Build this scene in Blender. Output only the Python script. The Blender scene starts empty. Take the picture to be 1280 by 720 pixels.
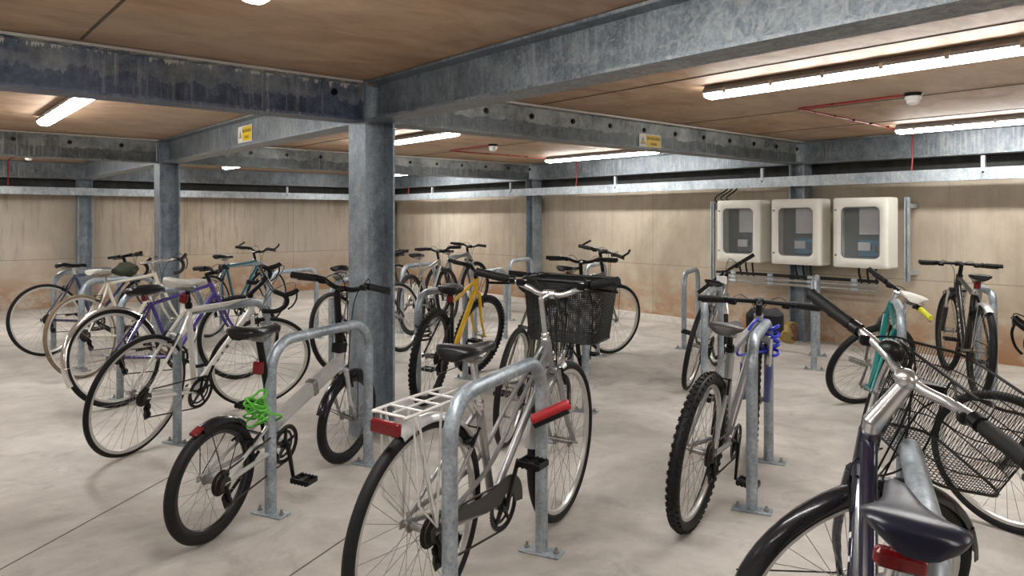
import bpy, math, random
from mathutils import Vector, Matrix
random.seed(7)
C = bpy.context.scene.collection
R = math.radians
PI = math.pi
# ------------------------------------------------------------------ camera, world, exposure
YAW = R(49.31)
UA = Vector((math.sin(YAW), math.cos(YAW)))          # building x axis seen from the camera
UB = Vector((-math.cos(YAW), math.sin(YAW)))         # building y axis seen from the camera
COL = Vector((-0.844, 4.378))                         # the near column stands at the building origin
FPX, HY, HC = 909.5, 273.0, 1.30
def B(X, d):                                          # camera ground frame -> building ground frame
    q = Vector((X, d)) - COL
    return q.dot(UA), q.dot(UB)
def G(px, py):                                        # photograph pixel on the floor -> building
    d = HC * FPX / (py - HY)
    return B((px - 640) / FPX * d, d)
cam_d = bpy.data.cameras.new('camera'); cam = bpy.data.objects.new('camera', cam_d); C.objects.link(cam)
cam_d.sensor_width = 36.0; cam_d.lens = FPX / 1280 * 36.0
cam_d.shift_y = -(360 - HY) / 1280
cam_d.clip_start = 0.05
cx, cy = B(0, 0)
cam.location = (cx, cy, HC); cam.rotation_euler = (R(90), 0, YAW - R(90))
sc = bpy.context.scene; sc.camera = cam
w = bpy.data.worlds.new('world'); sc.world = w; w.use_nodes = True
w.node_tree.nodes['Background'].inputs[0].default_value = (0.9, 0.95, 1, 1)
w.node_tree.nodes['Background'].inputs[1].default_value = 0.02
sc.view_settings.view_transform = 'Standard'
try: sc.view_settings.look = 'None'
except Exception: pass
sc.view_settings.exposure = 1.70
sc.view_settings.gamma = 1.0
sc.view_settings.use_curve_mapping = False
sc.cycles.use_denoising = True
sc.cycles.max_bounces = 12; sc.cycles.diffuse_bounces = 8; sc.cycles.transparent_max_bounces = 16
LAMP = 18.0                                           # strength of the tube diffusers
LAMP_COL = (1.0, 0.985, 0.955, 1)

# ------------------------------------------------------------------ materials
MATS = {}
def srgb(r, g, b):
    f = lambda c: (c / 255 / 12.92) if c / 255 <= 0.04045 else ((c / 255 + 0.055) / 1.055) ** 2.4
    return (f(r), f(g), f(b), 1)
class NT:
    def __init__(s, name):
        s.m = bpy.data.materials.new(name); s.m.use_nodes = True
        s.t = s.m.node_tree; s.b = s.t.nodes['Principled BSDF']
    def n(s, typ, **kw):
        x = s.t.nodes.new(typ)
        for k, v in kw.items():
            if k.startswith('i_'):
                key = k[2:]; x.inputs[int(key) if key.isdigit() else key.replace('_', ' ')].default_value = v
            else: setattr(x, k, v)
        return x
    def l(s, a, b): s.t.links.new(a, b)
    def coord(s, scale=(1, 1, 1)):
        g = s.n('ShaderNodeNewGeometry'); mp = s.n('ShaderNodeMapping'); mp.inputs['Scale'].default_value = scale
        s.l(g.outputs['Position'], mp.inputs['Vector']); return mp.outputs['Vector']
    def noise(s, scale, stretch=(1, 1, 1), detail=5, rough=0.6, dist=0.0):
        x = s.n('ShaderNodeTexNoise'); x.inputs['Scale'].default_value = scale; x.inputs['Detail'].default_value = detail
        x.inputs['Roughness'].default_value = rough; x.inputs['Distortion'].default_value = dist
        s.l(s.coord(stretch), x.inputs['Vector']); return x.outputs['Fac']
    def ramp(s, fac, stops):
        r = s.n('ShaderNodeValToRGB'); e = r.color_ramp.elements
        while len(e) < len(stops): e.new(0.5)
        for el, (p, c) in zip(e, stops): el.position = p; el.color = c
        s.l(fac, r.inputs['Fac']); return r.outputs['Color']
    def mix(s, fac, a, b, mode='MIX'):
        x = s.n('ShaderNodeMix', data_type='RGBA', blend_type=mode)
        for sock, v in ((x.inputs[0], fac), (x.inputs[6], a), (x.inputs[7], b)):
            if hasattr(v, 'links'): s.l(v, sock)
            else: sock.default_value = v
        return x.outputs[2]
    def math(s, op, a, b=None):
        x = s.n('ShaderNodeMath', operation=op)
        for i, v in enumerate((a, b)):
            if v is None: continue
            if hasattr(v, 'links'): s.l(v, x.inputs[i])
            else: x.inputs[i].default_value = v
        return x.outputs[0]
    def color(s, c): s.l(c, s.b.inputs['Base Color'])
    def bump(s, h, strength=0.2, dist=0.01):
        x = s.n('ShaderNodeBump'); x.inputs['Strength'].default_value = strength; x.inputs['Distance'].default_value = dist
        s.l(h, x.inputs['Height']); s.l(x.outputs['Normal'], s.b.inputs['Normal'])
def plain(name, col, rough=0.45, metal=0.0, var=0.10, scale=40, coat=0.0, bump=0.0):
    if name in MATS: return MATS[name]
    t = NT(name); n = t.noise(scale, detail=3)
    d = tuple(c * (1 - var) for c in col[:3]) + (1,); e = tuple(min(1, c * (1 + var)) for c in col[:3]) + (1,)
    t.color(t.ramp(n, [(0.35, d), (0.65, e)]))
    t.b.inputs['Roughness'].default_value = rough; t.b.inputs['Metallic'].default_value = metal
    t.b.inputs['Coat Weight'].default_value = coat
    if max(col[:3]) < 0.02: t.b.inputs['Specular IOR Level'].default_value = 0.32
    if bump: t.bump(n, bump, 0.003)
    MATS[name] = t.m; return t.m
def blk(name='black_rubber'): return plain('black_rubber', (0.0065, 0.0065, 0.007, 1), 0.6, 0, 0.2, 60)
BLACK = blk()
BPLAST = plain('black_plastic', (0.005, 0.005, 0.0055, 1), 0.38, 0, 0.2, 30)
BLACKM = plain('black_metal', (0.007, 0.007, 0.008, 1), 0.3, 0.2, 0.15, 30)
SILVER = plain('silver_alloy', (0.62, 0.62, 0.63, 1), 0.27, 0.9, 0.08, 30)
DULL = plain('dull_steel', (0.30, 0.29, 0.28, 1), 0.42, 0.85, 0.2, 50)
RIMS = plain('alloy_rim', (0.62, 0.61, 0.59, 1), 0.35, 0.7, 0.06, 30)
RIMB = plain('black_rim', (0.02, 0.02, 0.022, 1), 0.35, 0.2, 0.1, 30)
CHAIN = plain('oily_chain', (0.045, 0.04, 0.035, 1), 0.5, 0.6, 0.3, 200)
RED = plain('red_reflector', (0.15, 0.005, 0.008, 1), 0.25, 0, 0.2, 90)
TAN = plain('tan_wall_rubber', (0.16, 0.115, 0.07, 1), 0.7, 0, 0.2, 50)
WHITEP = plain('white_plastic', (0.72, 0.71, 0.68, 1), 0.4, 0, 0.05, 30)
YELLOWP = plain('yellow_grip_rubber', (0.62, 0.62, 0.03, 1), 0.5, 0, 0.1, 30)
LEATHER = plain('black_saddle_cover', (0.006, 0.006, 0.007, 1), 0.36, 0, 0.2, 120, 0, 0.1)

def galv(name, lo, hi, streak=0.0, metal=0.45, rough=0.42, drip=None, crust=0, band=0, scale_=0):
    if name in MATS: return MATS[name]
    t = NT(name)
    v = t.n('ShaderNodeTexVoronoi'); v.inputs['Scale'].default_value = 70
    t.l(t.coord(), v.inputs['Vector'])
    a = t.noise(6, detail=6, rough=0.7)
    base = t.ramp(a, [(0.32, lo), (0.66, hi)])
    mo = t.noise(22, (1, 1, .45), 6, .75)
    base = t.mix(.75, base, t.ramp(mo, [(.32, (.62, .64, .68, 1)), (.5, (1, 1, 1, 1)), (.72, (1.25, 1.24, 1.22, 1))]), 'MULTIPLY')
    sp = t.ramp(v.outputs['Distance'], [(0.0, (0.74, 0.74, 0.75, 1)), (0.8, (1.22, 1.22, 1.22, 1))])
    c = t.mix(0.8, base, sp, 'MULTIPLY')
    if streak:
        s = t.noise(9, (5, 5, 0.35), 6, 0.65)
        sc_ = t.ramp(s, [(0.50, (0, 0, 0, 1)), (0.72, (1, 1, 1, 1))])
        big = t.ramp(t.noise(1.3, (1, 1, 0.6), 3), [(0.42, (0, 0, 0, 1)), (0.62, (1, 1, 1, 1))])
        f = t.math('MULTIPLY', t.mix(1.0, sc_, big, 'MULTIPLY'), streak)
        c = t.mix(f, c, drip or (0.55, 0.54, 0.50, 1))
    if scale_:                                               # flaking white scale, thicker towards the near end of the beam
        fl = t.noise(20, (1, 1, 1), 8, .8, 1.5); py = t.n('ShaderNodeSeparateXYZ'); gg = t.n('ShaderNodeNewGeometry'); t.l(gg.outputs['Position'], py.inputs[0])
        mr = t.n('ShaderNodeMapRange'); t.l(py.outputs['Y'], mr.inputs['Value'])
        for k, v in (('From Min', -.4), ('From Max', -2.6), ('To Min', .0), ('To Max', .13)): mr.inputs[k].default_value = v
        fa = t.math('ADD', fl, mr.outputs[0])
        c = t.mix(t.math('MULTIPLY', t.ramp(fa, [(.58, (0, 0, 0, 1)), (.72, (1, 1, 1, 1))]), .6), c, (0.40, 0.42, 0.42, 1))
    if crust or band:
        pz = t.n('ShaderNodeSeparateXYZ'); gg = t.n('ShaderNodeNewGeometry'); t.l(gg.outputs['Position'], pz.inputs[0]); z = pz.outputs['Z']
        if band:                                             # pale residue on the upper web, its lower edge ragged
            ed = t.math('ADD', 1.985, t.math('MULTIPLY', t.math('SUBTRACT', t.noise(5, (1, 1, .4), 5, .7), .5), .34 if crust > .1 else .13))
            f = t.math('MULTIPLY', t.math('GREATER_THAN', z, ed), t.math('MULTIPLY', t.ramp(t.noise(4, (1, 1, 1), 6, .7), [(.38, (0, 0, 0, 1)), (.66, (1, 1, 1, 1))]), band))
            c = t.mix(f, c, (0.42, 0.44, 0.42, 1))
        if crust:                                            # white lime crust and short drips under the slab
            dr = t.noise(20, (1, 1, .06), 4, .8)
            ed = t.math('SUBTRACT', 2.091, t.math('MULTIPLY', t.math('MAXIMUM', t.math('SUBTRACT', dr, .50), 0.0), crust))
            c = t.mix(t.math('MULTIPLY', t.math('GREATER_THAN', z, ed), .85), c, (0.62, 0.60, 0.56, 1))
    t.color(c); t.b.inputs['Metallic'].default_value = metal
    t.l(t.ramp(a, [(0.3, (rough - .08,) * 3 + (1,)), (0.7, (rough + .12,) * 3 + (1,))]), t.b.inputs['Roughness'])
    t.bump(a, 0.08, 0.004)
    MATS[name] = t.m; return t.m
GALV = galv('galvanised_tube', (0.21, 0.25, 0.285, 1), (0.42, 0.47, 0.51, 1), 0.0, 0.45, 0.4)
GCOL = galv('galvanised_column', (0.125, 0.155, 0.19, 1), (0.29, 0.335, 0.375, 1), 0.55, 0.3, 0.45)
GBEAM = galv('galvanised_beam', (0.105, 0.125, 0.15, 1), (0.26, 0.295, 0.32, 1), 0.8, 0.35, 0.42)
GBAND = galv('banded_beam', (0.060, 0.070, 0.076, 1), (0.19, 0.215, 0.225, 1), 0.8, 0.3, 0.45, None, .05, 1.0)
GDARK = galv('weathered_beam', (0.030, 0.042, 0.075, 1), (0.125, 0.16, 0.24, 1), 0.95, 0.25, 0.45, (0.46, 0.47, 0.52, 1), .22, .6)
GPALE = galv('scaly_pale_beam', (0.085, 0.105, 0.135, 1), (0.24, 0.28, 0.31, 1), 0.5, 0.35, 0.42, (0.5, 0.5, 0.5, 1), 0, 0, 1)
GTRAY = galv('galvanised_tray', (0.34, 0.40, 0.45, 1), (0.54, 0.59, 0.63, 1), 0.6, 0.45, 0.38)

def m_ceiling():
    t = NT('board_marked_ceiling')
    g = t.noise(1.6, (1.5, 2.6, 1), 7, 0.62, 0.9)
    c = t.ramp(g, [(0.25, (0.27, 0.160, 0.092, 1)), (0.5, (0.42, 0.275, 0.170, 1)), (0.78, (0.56, 0.40, 0.265, 1))])
    big = t.noise(0.7, (1, 1, 1), 4, 0.6)
    c = t.mix(t.ramp(big, [(0.40, (0, 0, 0, 1)), (0.75, (0.5, 0.5, 0.5, 1))]), c, (0.50, 0.44, 0.36, 1))
    fine = t.noise(9, (1.0, 4, 1), 5, 0.65)
    c = t.mix(0.5, c, t.ramp(fine, [(0.3, (0.78, 0.76, 0.74, 1)), (0.7, (1.12, 1.12, 1.12, 1))]), 'MULTIPLY')
    t.color(c); t.b.inputs['Roughness'].default_value = 0.6; t.bump(g, 0.1, 0.004)
    return t.m
def m_floor():
    t = NT('dusty_concrete_floor')
    a = t.noise(0.9, (1, 1, 1), 7, 0.65, 0.5); b = t.noise(7, (1, 1, 1), 7, 0.7)
    c = t.ramp(a, [(0.30, (0.31, 0.285, 0.255, 1)), (0.5, (0.48, 0.448, 0.41, 1)), (0.68, (0.66, 0.63, 0.59, 1))])
    c = t.mix(0.7, c, t.ramp(b, [(0.3, (0.80, 0.79, 0.78, 1)), (0.7, (1.12, 1.12, 1.12, 1))]), 'MULTIPLY')
    d = t.noise(2.6, (1, 1, 1), 6, 0.7, 1.2)
    c = t.mix(t.ramp(d, [(0.56, (0, 0, 0, 1)), (0.76, (0.65, 0.65, 0.65, 1))]), c, (0.22, 0.20, 0.175, 1))
    e = t.noise(26, (1, 1, 1), 4, 0.6)
    c = t.mix(t.ramp(e, [(0.72, (0, 0, 0, 1)), (0.80, (0.55, 0.55, 0.55, 1))]), c, (0.20, 0.17, 0.14, 1))
    t.color(c); t.b.inputs['Roughness'].default_value = 0.72; t.bump(b, 0.12, 0.004)
    return t.m
def m_wall(name, lo, mid, hi, axis, joints, grey=0.0):
    t = NT(name)
    a = t.noise(0.8, (1, 1, 0.7), 6, 0.62, 0.4); b = t.noise(5, (1.2, 1.2, 0.8), 7, 0.70)
    c = t.ramp(a, [(0.28, lo), (0.5, mid), (0.74, hi)])
    c = t.mix(0.65, c, t.ramp(b, [(0.3, (0.82, 0.81, 0.79, 1)), (0.7, (1.1, 1.1, 1.1, 1))]), 'MULTIPLY')
    p = t.n('ShaderNodeSeparateXYZ'); g = t.n('ShaderNodeNewGeometry'); t.l(g.outputs['Position'], p.inputs[0])
    z = p.outputs['Z']; u = p.outputs[axis]
    st = t.noise(5, (2.6, 2.6, 0.16), 6, 0.72)                       # run-off stains from the wall head
    m = t.math('MULTIPLY', t.ramp(st, [(0.50, (0, 0, 0, 1)), (0.66, (1, 1, 1, 1))]), t.math('MULTIPLY', t.math('GREATER_THAN', z, 0.7), 0.35 + grey))
    c = t.mix(m, c, (0.27, 0.24, 0.20, 1))
    if grey:
        m = t.math('MULTIPLY', t.ramp(t.noise(0.45, (1, 1, .3), 3), [(0.42, (0, 0, 0, 1)), (0.60, (1, 1, 1, 1))]), grey)
        c = t.mix(m, c, (0.40, 0.37, 0.33, 1))
    rust = t.noise(3.0, (1, 1, 1.6), 5, 0.7)                        # orange damp staining along the foot
    hgt = t.n('ShaderNodeMapRange'); t.l(z, hgt.inputs['Value'])
    hgt.inputs['From Min'].default_value = 0.70; hgt.inputs['From Max'].default_value = 0.05
    m = t.math('MULTIPLY', t.ramp(rust, [(0.36, (0, 0, 0, 1)), (0.55, (1, 1, 1, 1))]), t.math('MULTIPLY', hgt.outputs[0], 0.95))
    c = t.mix(m, c, (0.34, 0.175, 0.085, 1))
    ln = t.math('LESS_THAN', t.math('ABSOLUTE', t.math('SUBTRACT', z, 0.705)), 0.0045)
    for j in joints:
        ln = t.math('MAXIMUM', ln, t.math('LESS_THAN', t.math('ABSOLUTE', t.math('SUBTRACT', u, j)), 0.004))
    c = t.mix(t.math('MULTIPLY', ln, 0.6), c, (0.16, 0.13, 0.10, 1))
    pk = t.n('ShaderNodeTexVoronoi'); pk.inputs['Scale'].default_value = 9; t.l(t.coord(), pk.inputs['Vector'])
    c = t.mix(t.ramp(pk.outputs['Distance'], [(0.03, (0.5, 0.5, 0.5, 1)), (0.07, (0, 0, 0, 1))]), c, (0.16, 0.13, 0.10, 1))
    t.color(c); t.b.inputs['Roughness'].default_value = 0.75; t.bump(b, 0.1, 0.004)
    return t.m
def m_emit():
    t = NT('lit_diffuser')
    t.b.inputs['Base Color'].default_value = (0.9, 0.9, 0.9, 1)
    t.b.inputs['Emission Color'].default_value = LAMP_COL; t.b.inputs['Emission Strength'].default_value = LAMP
    return t.m
def m_glass():
    t = NT('clear_window')
    t.b.inputs['Base Color'].default_value = (0.2, 0.23, 0.24, 1); t.b.inputs['Roughness'].default_value = 0.04
    t.b.inputs['Alpha'].default_value = 0.10
    return t.m
CEIL, FLOOR, EMIT, GLASS = m_ceiling(), m_floor(), m_emit(), m_glass()

# ------------------------------------------------------------------ mesh helpers
def catmull(p, n=6, closed=False):
    p = [Vector(q) for q in p]; out = []; L = len(p)
    for i in range(L if closed else L - 1):
        a, b, c, d = (p[(i + k) % L] if closed else p[min(max(i + k, 0), L - 1)] for k in (-1, 0, 1, 2))
        for j in range(n):
            t = j / n
            out.append(0.5 * ((2 * b) + (c - a) * t + (2 * a - 5 * b + 4 * c - d) * t * t + (3 * b - a - 3 * c + d) * t ** 3))
    if not closed: out.append(p[-1])
    return out
class MB:
    def __init__(s): s.v = []; s.f = []
    def ring(s, pts):
        i = len(s.v); s.v += [Vector(p) for p in pts]; return list(range(i, i + len(pts)))
    def skin(s, rings, closed=False, caps=True):
        n = len(rings[0]); m = len(rings)
        for i in range(m if closed else m - 1):
            a, b = rings[i], rings[(i + 1) % m]
            for j in range(n): s.f.append((a[j], a[(j + 1) % n], b[(j + 1) % n], b[j]))
        if caps and not closed:
            s.f.append(tuple(reversed(rings[0]))); s.f.append(tuple(rings[-1]))
    def tube(s, pts, r, n=8, closed=False, flat=None):
        pts = [Vector(p) for p in pts]; m = len(pts)
        rr = r if isinstance(r, (list, tuple)) else [r] * m
        tang = []
        for i in range(m):
            if closed: t = pts[(i + 1) % m] - pts[i - 1]
            else: t = pts[min(i + 1, m - 1)] - pts[max(i - 1, 0)]
            tang.append(t.normalized())
        up = Vector((0, 0, 1)) if abs(tang[0].z) < 0.9 else Vector((1, 0, 0))
        nrm = (up - tang[0] * up.dot(tang[0])).normalized(); rings = []
        for i in range(m):
            nrm = nrm - tang[i] * nrm.dot(tang[i])
            if nrm.length < 1e-6: nrm = tang[i].orthogonal()
            nrm.normalize(); bn = tang[i].cross(nrm)
            rings.append(s.ring([pts[i] + (nrm * math.cos(2 * PI * k / n) + bn * (flat or 1) * math.sin(2 * PI * k / n)) * rr[i] for k in range(n)]))
        s.skin(rings, closed); return s
    def box(s, c, size, m=None):
        c = Vector(c); h = Vector(size) / 2; i = len(s.v)
        for dx in (-1, 1):
            for dy in (-1, 1):
                for dz in (-1, 1):
                    q = Vector((dx * h.x, dy * h.y, dz * h.z)); s.v.append(c + (m @ q if m else q))
        for q in ((0, 1, 3, 2), (4, 6, 7, 5), (0, 4, 5, 1), (2, 3, 7, 6), (0, 2, 6, 4), (1, 5, 7, 3)): s.f.append(tuple(i + k for k in q))
        return s
    def rbox(s, c, size, r=0.004, m=None, n=3):            # box with rounded vertical edges and eased rims
        c = Vector(c); hx, hy, hz = size[0] / 2, size[1] / 2, size[2] / 2; r = min(r, hx * .99, hy * .99, hz * .99); rings = []
        def prof(ins):
            o = []
            for sx, sy, a0 in ((1, 1, 0), (-1, 1, 90), (-1, -1, 180), (1, -1, 270)):
                for k in range(n + 1):
                    a = R(a0 + 90 * k / n); o.append(((hx - r) * sx + (r - ins) * math.cos(a), (hy - r) * sy + (r - ins) * math.sin(a)))
            return o
        e = r * 0.6
        for z, ins in ((-hz, e), (-hz + e, 0), (hz - e, 0), (hz, e)):
            rings.append(s.ring([c + (m @ Vector((x, y, z)) if m else Vector((x, y, z))) for x, y in prof(ins)]))
        s.skin(rings); return s
    def lathe(s, prof, c=(0, 0, 0), axis=(0, 0, 1), n=20, closed=False):
        ax = Vector(axis).normalized(); e1 = ax.orthogonal().normalized(); e2 = ax.cross(e1); c = Vector(c); rings = []
        for r, h in prof: rings.append(s.ring([c + ax * h + (e1 * math.cos(2 * PI * k / n) + e2 * math.sin(2 * PI * k / n)) * max(r, 1e-5) for k in range(n)]))
        s.skin(rings, closed, caps=not closed); return s
    def ell(s, c, rad, m=None, n=14, k=8):
        c = Vector(c); rings = []
        for i in range(k + 1):
            a = PI * i / k; z = -math.cos(a); q = max(math.sin(a), 1e-4)
            rings.append(s.ring([c + (m @ Vector((rad[0] * q * math.cos(2 * PI * j / n), rad[1] * q * math.sin(2 * PI * j / n), rad[2] * z)) if m else
                         Vector((rad[0] * q * math.cos(2 * PI * j / n), rad[1] * q * math.sin(2 * PI * j / n), rad[2] * z))) for j in range(n)]))
        s.skin(rings); return s
    def prism(s, poly, axis_a, axis_b, c, n0, n1, nrm):    # polygon in the plane of two axes, extruded along nrm
        a, b, c, nv = Vector(axis_a), Vector(axis_b), Vector(c), Vector(nrm)
        r0 = s.ring([c + a * x + b * y + nv * n0 for x, y in poly]); r1 = s.ring([c + a * x + b * y + nv * n1 for x, y in poly])
        s.skin([r0, r1]); return s
    def xf(s, fn, start=0):
        for i in range(start, len(s.v)): s.v[i] = Vector(fn(s.v[i]))
        return s
    def build(s, name, mat, parent=None, sharp=40):
        me = bpy.data.meshes.new(name); me.from_pydata([tuple(v) for v in s.v], [], s.f); me.update()
        me.materials.append(mat)
        for p in me.polygons: p.use_smooth = True
        me.set_sharp_from_angle(angle=R(sharp))
        import bmesh
        bm = bmesh.new(); bm.from_mesh(me); bmesh.ops.recalc_face_normals(bm, faces=bm.faces); bm.to_mesh(me); bm.free()
        o = bpy.data.objects.new(name, me); C.objects.link(o)
        if parent: o.parent = parent
        return o
def tag(o, label=None, cat=None, group=None, kind=None):
    if label: o['label'] = label
    if cat: o['category'] = cat
    if group: o['group'] = group
    if kind: o['kind'] = kind
    return o
def thing(name, label, cat, loc=(0, 0, 0), rot=(0, 0, 0), group=None):
    o = bpy.data.objects.new(name, None); C.objects.link(o); o.location = loc; o.rotation_euler = rot; o.empty_display_size = 0.1
    return tag(o, label, cat, group)
def struct(name, mb, mat, label, cat=None, sharp=40):
    return tag(mb.build(name, mat, None, sharp), label, cat, None, 'structure')

# ------------------------------------------------------------------ the building
LA, LB = 5.352, 4.209
ZC, ZB = 2.108, 1.870
X0, X1, Y0, Y1 = -6.6, 5.33, -7.2, 2 * LB + 0.12
struct('floor', MB().box(((X0 + X1) / 2, (Y0 + Y1) / 2, -0.1), (X1 - X0 + .6, Y1 - Y0 + .6, 0.2)), FLOOR, 'pale dusty concrete floor of the cycle store', 'floor')
struct('ceiling', MB().box(((X0 + X1) / 2, (Y0 + Y1) / 2, ZC + 0.1), (X1 - X0 + .6, Y1 - Y0 + .6, 0.2)), CEIL, 'brown board-marked concrete ceiling', 'ceiling')
WR = m_wall('tan_concrete_wall', (0.33, 0.275, 0.205, 1), (0.48, 0.415, 0.325, 1), (0.64, 0.58, 0.48, 1), 'Y', (4.62, 2.1, 6.9, -2.6))
WB = m_wall('stained_concrete_wall', (0.33, 0.275, 0.20, 1), (0.48, 0.41, 0.315, 1), (0.62, 0.56, 0.46, 1), 'X', (-2.2, 1.45, 3.3), 0.6)
struct('wall_right', MB().box((X1 + .15, (Y0 + Y1) / 2, ZC / 2), (0.3, Y1 - Y0 + .6, ZC)), WR, 'tan concrete wall behind the meter cabinets', 'wall')
struct('wall_back', MB().box(((X0 + X1) / 2, Y1 + .15, ZC / 2), (X1 - X0, 0.3, ZC)), WB, 'stained concrete wall at the far end', 'wall')
struct('wall_left', MB().box((X0 - .15, (Y0 + Y1) / 2, ZC / 2), (0.3, Y1 - Y0 + .6, ZC)), WB, 'concrete wall beyond the frame on the left', 'wall')
struct('wall_front', MB().box(((X0 + X1) / 2, Y0 - .15, ZC / 2), (X1 - X0, 0.3, ZC)), WR, 'concrete wall behind the viewer', 'wall')
KERB = plain('pale_kerb_concrete', (0.66, 0.63, 0.58, 1), 0.7, 0, 0.1, 14)
struct('baseboard_right', MB().box((X1 - .055, 4.55, 0.03), (0.11, 7.3, 0.06)), KERB, 'low pale concrete kerb along the foot of the right wall', 'kerb')
JOINT = plain('dark_joint', (0.10, 0.085, 0.07, 1), 0.9, 0, 0.2, 30)
def floor_line(p0, p1, wd):
    a, b = Vector(G(*p0)), Vector(G(*p1)); d = (b - a).normalized(); n = Vector((-d.y, d.x)) * wd
    m = MB(); r0 = m.ring([(*(a - n), .0004), (*(a + n), .0004), (*(b + n), .0004), (*(b - n), .0004)])
    r1 = m.ring([m.v[i] + Vector((0, 0, .0008)) for i in r0]); m.skin([r0, r1]); return m
struct('trim_1', floor_line((-60, 745), (225, 589), .003), JOINT, 'thin joint line in the concrete floor at the lower left', 'floor joint')
struct('trim_2', floor_line((330, 742), (455, 657), .003), JOINT, 'thin joint line in the floor between two stands', 'floor joint')
# board joints in the soffit
def ceil_line(a, b):
    a, b = Vector(a), Vector(b); d = (b - a).normalized(); n = Vector((-d.y, d.x)) * .006
    m = MB(); r0 = m.ring([(*(a - n), ZC - .0035), (*(a + n), ZC - .0035), (*(b + n), ZC - .0035), (*(b - n), ZC - .0035)])
    r1 = m.ring([m.v[i] + Vector((0, 0, .0032)) for i in r0]); m.skin([r0, r1]); return m
for k, (a, b) in enumerate((((-1.27 - .28, -4.0), (-1.27 - .28, -.12)), ((1.30, -7), (1.30, -.12)), ((2.95, -7), (2.95, -.12)),
                            ((1.30, .12), (1.30, 4.1)), ((2.95, .12), (2.95, 4.1)), ((4.1, -7), (4.1, -.12)))):
    struct('trim_%d' % (k + 3), ceil_line(a, b), JOINT, 'dark board joint running across the brown ceiling', 'ceiling joint')

RECESS_SHADE = plain('painted_recess_shade', (0.035, 0.036, 0.034, 1), 0.8, 0, 0.3, 8)  # near-black colour stands in for the deep shade between tray and beam
struct('trim_9', MB().box((X1 - .012, (Y0 + Y1) / 2, 1.925), (.02, Y1 - Y0 - .04, .36)), RECESS_SHADE, 'painted shade strip above the cable channel on the right wall', 'wall strip')
struct('trim_10', MB().box(((X0 + X1) / 2, Y1 - .012, 1.925), (X1 - X0 - .06, .02, .36)), RECESS_SHADE, 'painted shade strip above the cable channel on the far wall', 'wall strip')

def isec(w_, h_, tf, tw):
    a, b = w_ / 2, h_ / 2
    return [(-a, -b), (a, -b), (a, -b + tf), (tw, -b + tf), (tw, b - tf), (a, b - tf), (a, b), (-a, b), (-a, b - tf), (-tw, b - tf), (-tw, -b + tf), (-a, -b + tf)]
ISEC = isec(0.17, ZC - ZB - .004, 0.014, 0.005)
zc_ = (ZC + ZB) / 2 - .002
def beam(name, a, b, mat, label, plates=(), holes=()):
    a, b = Vector((*a, zc_)), Vector((*b, zc_)); d = (b - a).normalized(); side = Vector((-d.y, d.x, 0)); L = (b - a).length
    m = MB().prism(ISEC, side, (0, 0, 1), a, 0, L, d)
    for s_ in plates: m.box(a + d * s_, (0.012 if abs(d.x) > .5 else .165, .165 if abs(d.x) > .5 else .012, ZC - ZB - .036))
    o = struct(name, m, mat, label, 'steel beam')
    if holes:
        h = MB()
        for s_ in holes:
            for sd in (-1, 1): h.lathe([(.021, 0), (.021, .005), (.013, .006), (.013, .014)], a + d * s_ + side * sd * .005 + Vector((0, 0, .045)), side * sd, 10)
        h.build('bolt', BLACKM, o)
    return o
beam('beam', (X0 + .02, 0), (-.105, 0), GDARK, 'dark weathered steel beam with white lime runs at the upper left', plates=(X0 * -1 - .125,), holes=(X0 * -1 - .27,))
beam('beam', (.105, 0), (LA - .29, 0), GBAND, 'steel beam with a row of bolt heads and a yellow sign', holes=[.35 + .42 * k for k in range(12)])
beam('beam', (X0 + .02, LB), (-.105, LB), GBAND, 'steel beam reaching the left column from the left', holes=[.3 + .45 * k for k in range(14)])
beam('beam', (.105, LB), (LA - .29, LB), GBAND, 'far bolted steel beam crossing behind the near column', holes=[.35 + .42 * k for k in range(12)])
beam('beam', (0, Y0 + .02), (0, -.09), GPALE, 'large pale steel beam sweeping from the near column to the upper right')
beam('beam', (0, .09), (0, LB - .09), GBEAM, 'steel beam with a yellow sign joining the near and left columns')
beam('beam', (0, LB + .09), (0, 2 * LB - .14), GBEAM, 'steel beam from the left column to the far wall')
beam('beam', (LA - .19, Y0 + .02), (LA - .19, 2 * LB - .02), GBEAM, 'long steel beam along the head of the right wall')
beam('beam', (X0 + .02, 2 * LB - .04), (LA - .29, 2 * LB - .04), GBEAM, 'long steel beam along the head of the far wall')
def column(name, x, y, label, along='x', size=0.2, top=ZB, base=True):
    sec = isec(size, size, .014, .005); m = MB()
    ax = ((0, 1, 0), (1, 0, 0)) if along == 'x' else ((1, 0, 0), (0, 1, 0))
    m.prism(sec, ax[0], ax[1], (x, y, 0), 0.0, top, (0, 0, 1))
    return struct(name, m, GCOL, label, 'steel column')
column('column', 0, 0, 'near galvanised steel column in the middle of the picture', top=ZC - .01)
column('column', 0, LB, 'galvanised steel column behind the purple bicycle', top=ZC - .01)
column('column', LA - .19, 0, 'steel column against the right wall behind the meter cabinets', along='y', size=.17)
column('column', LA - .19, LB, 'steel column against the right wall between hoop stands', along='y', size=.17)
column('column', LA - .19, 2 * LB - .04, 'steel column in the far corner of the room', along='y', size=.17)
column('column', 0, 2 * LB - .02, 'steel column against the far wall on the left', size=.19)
TRZ, TRH = 1.69, 0.106
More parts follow.
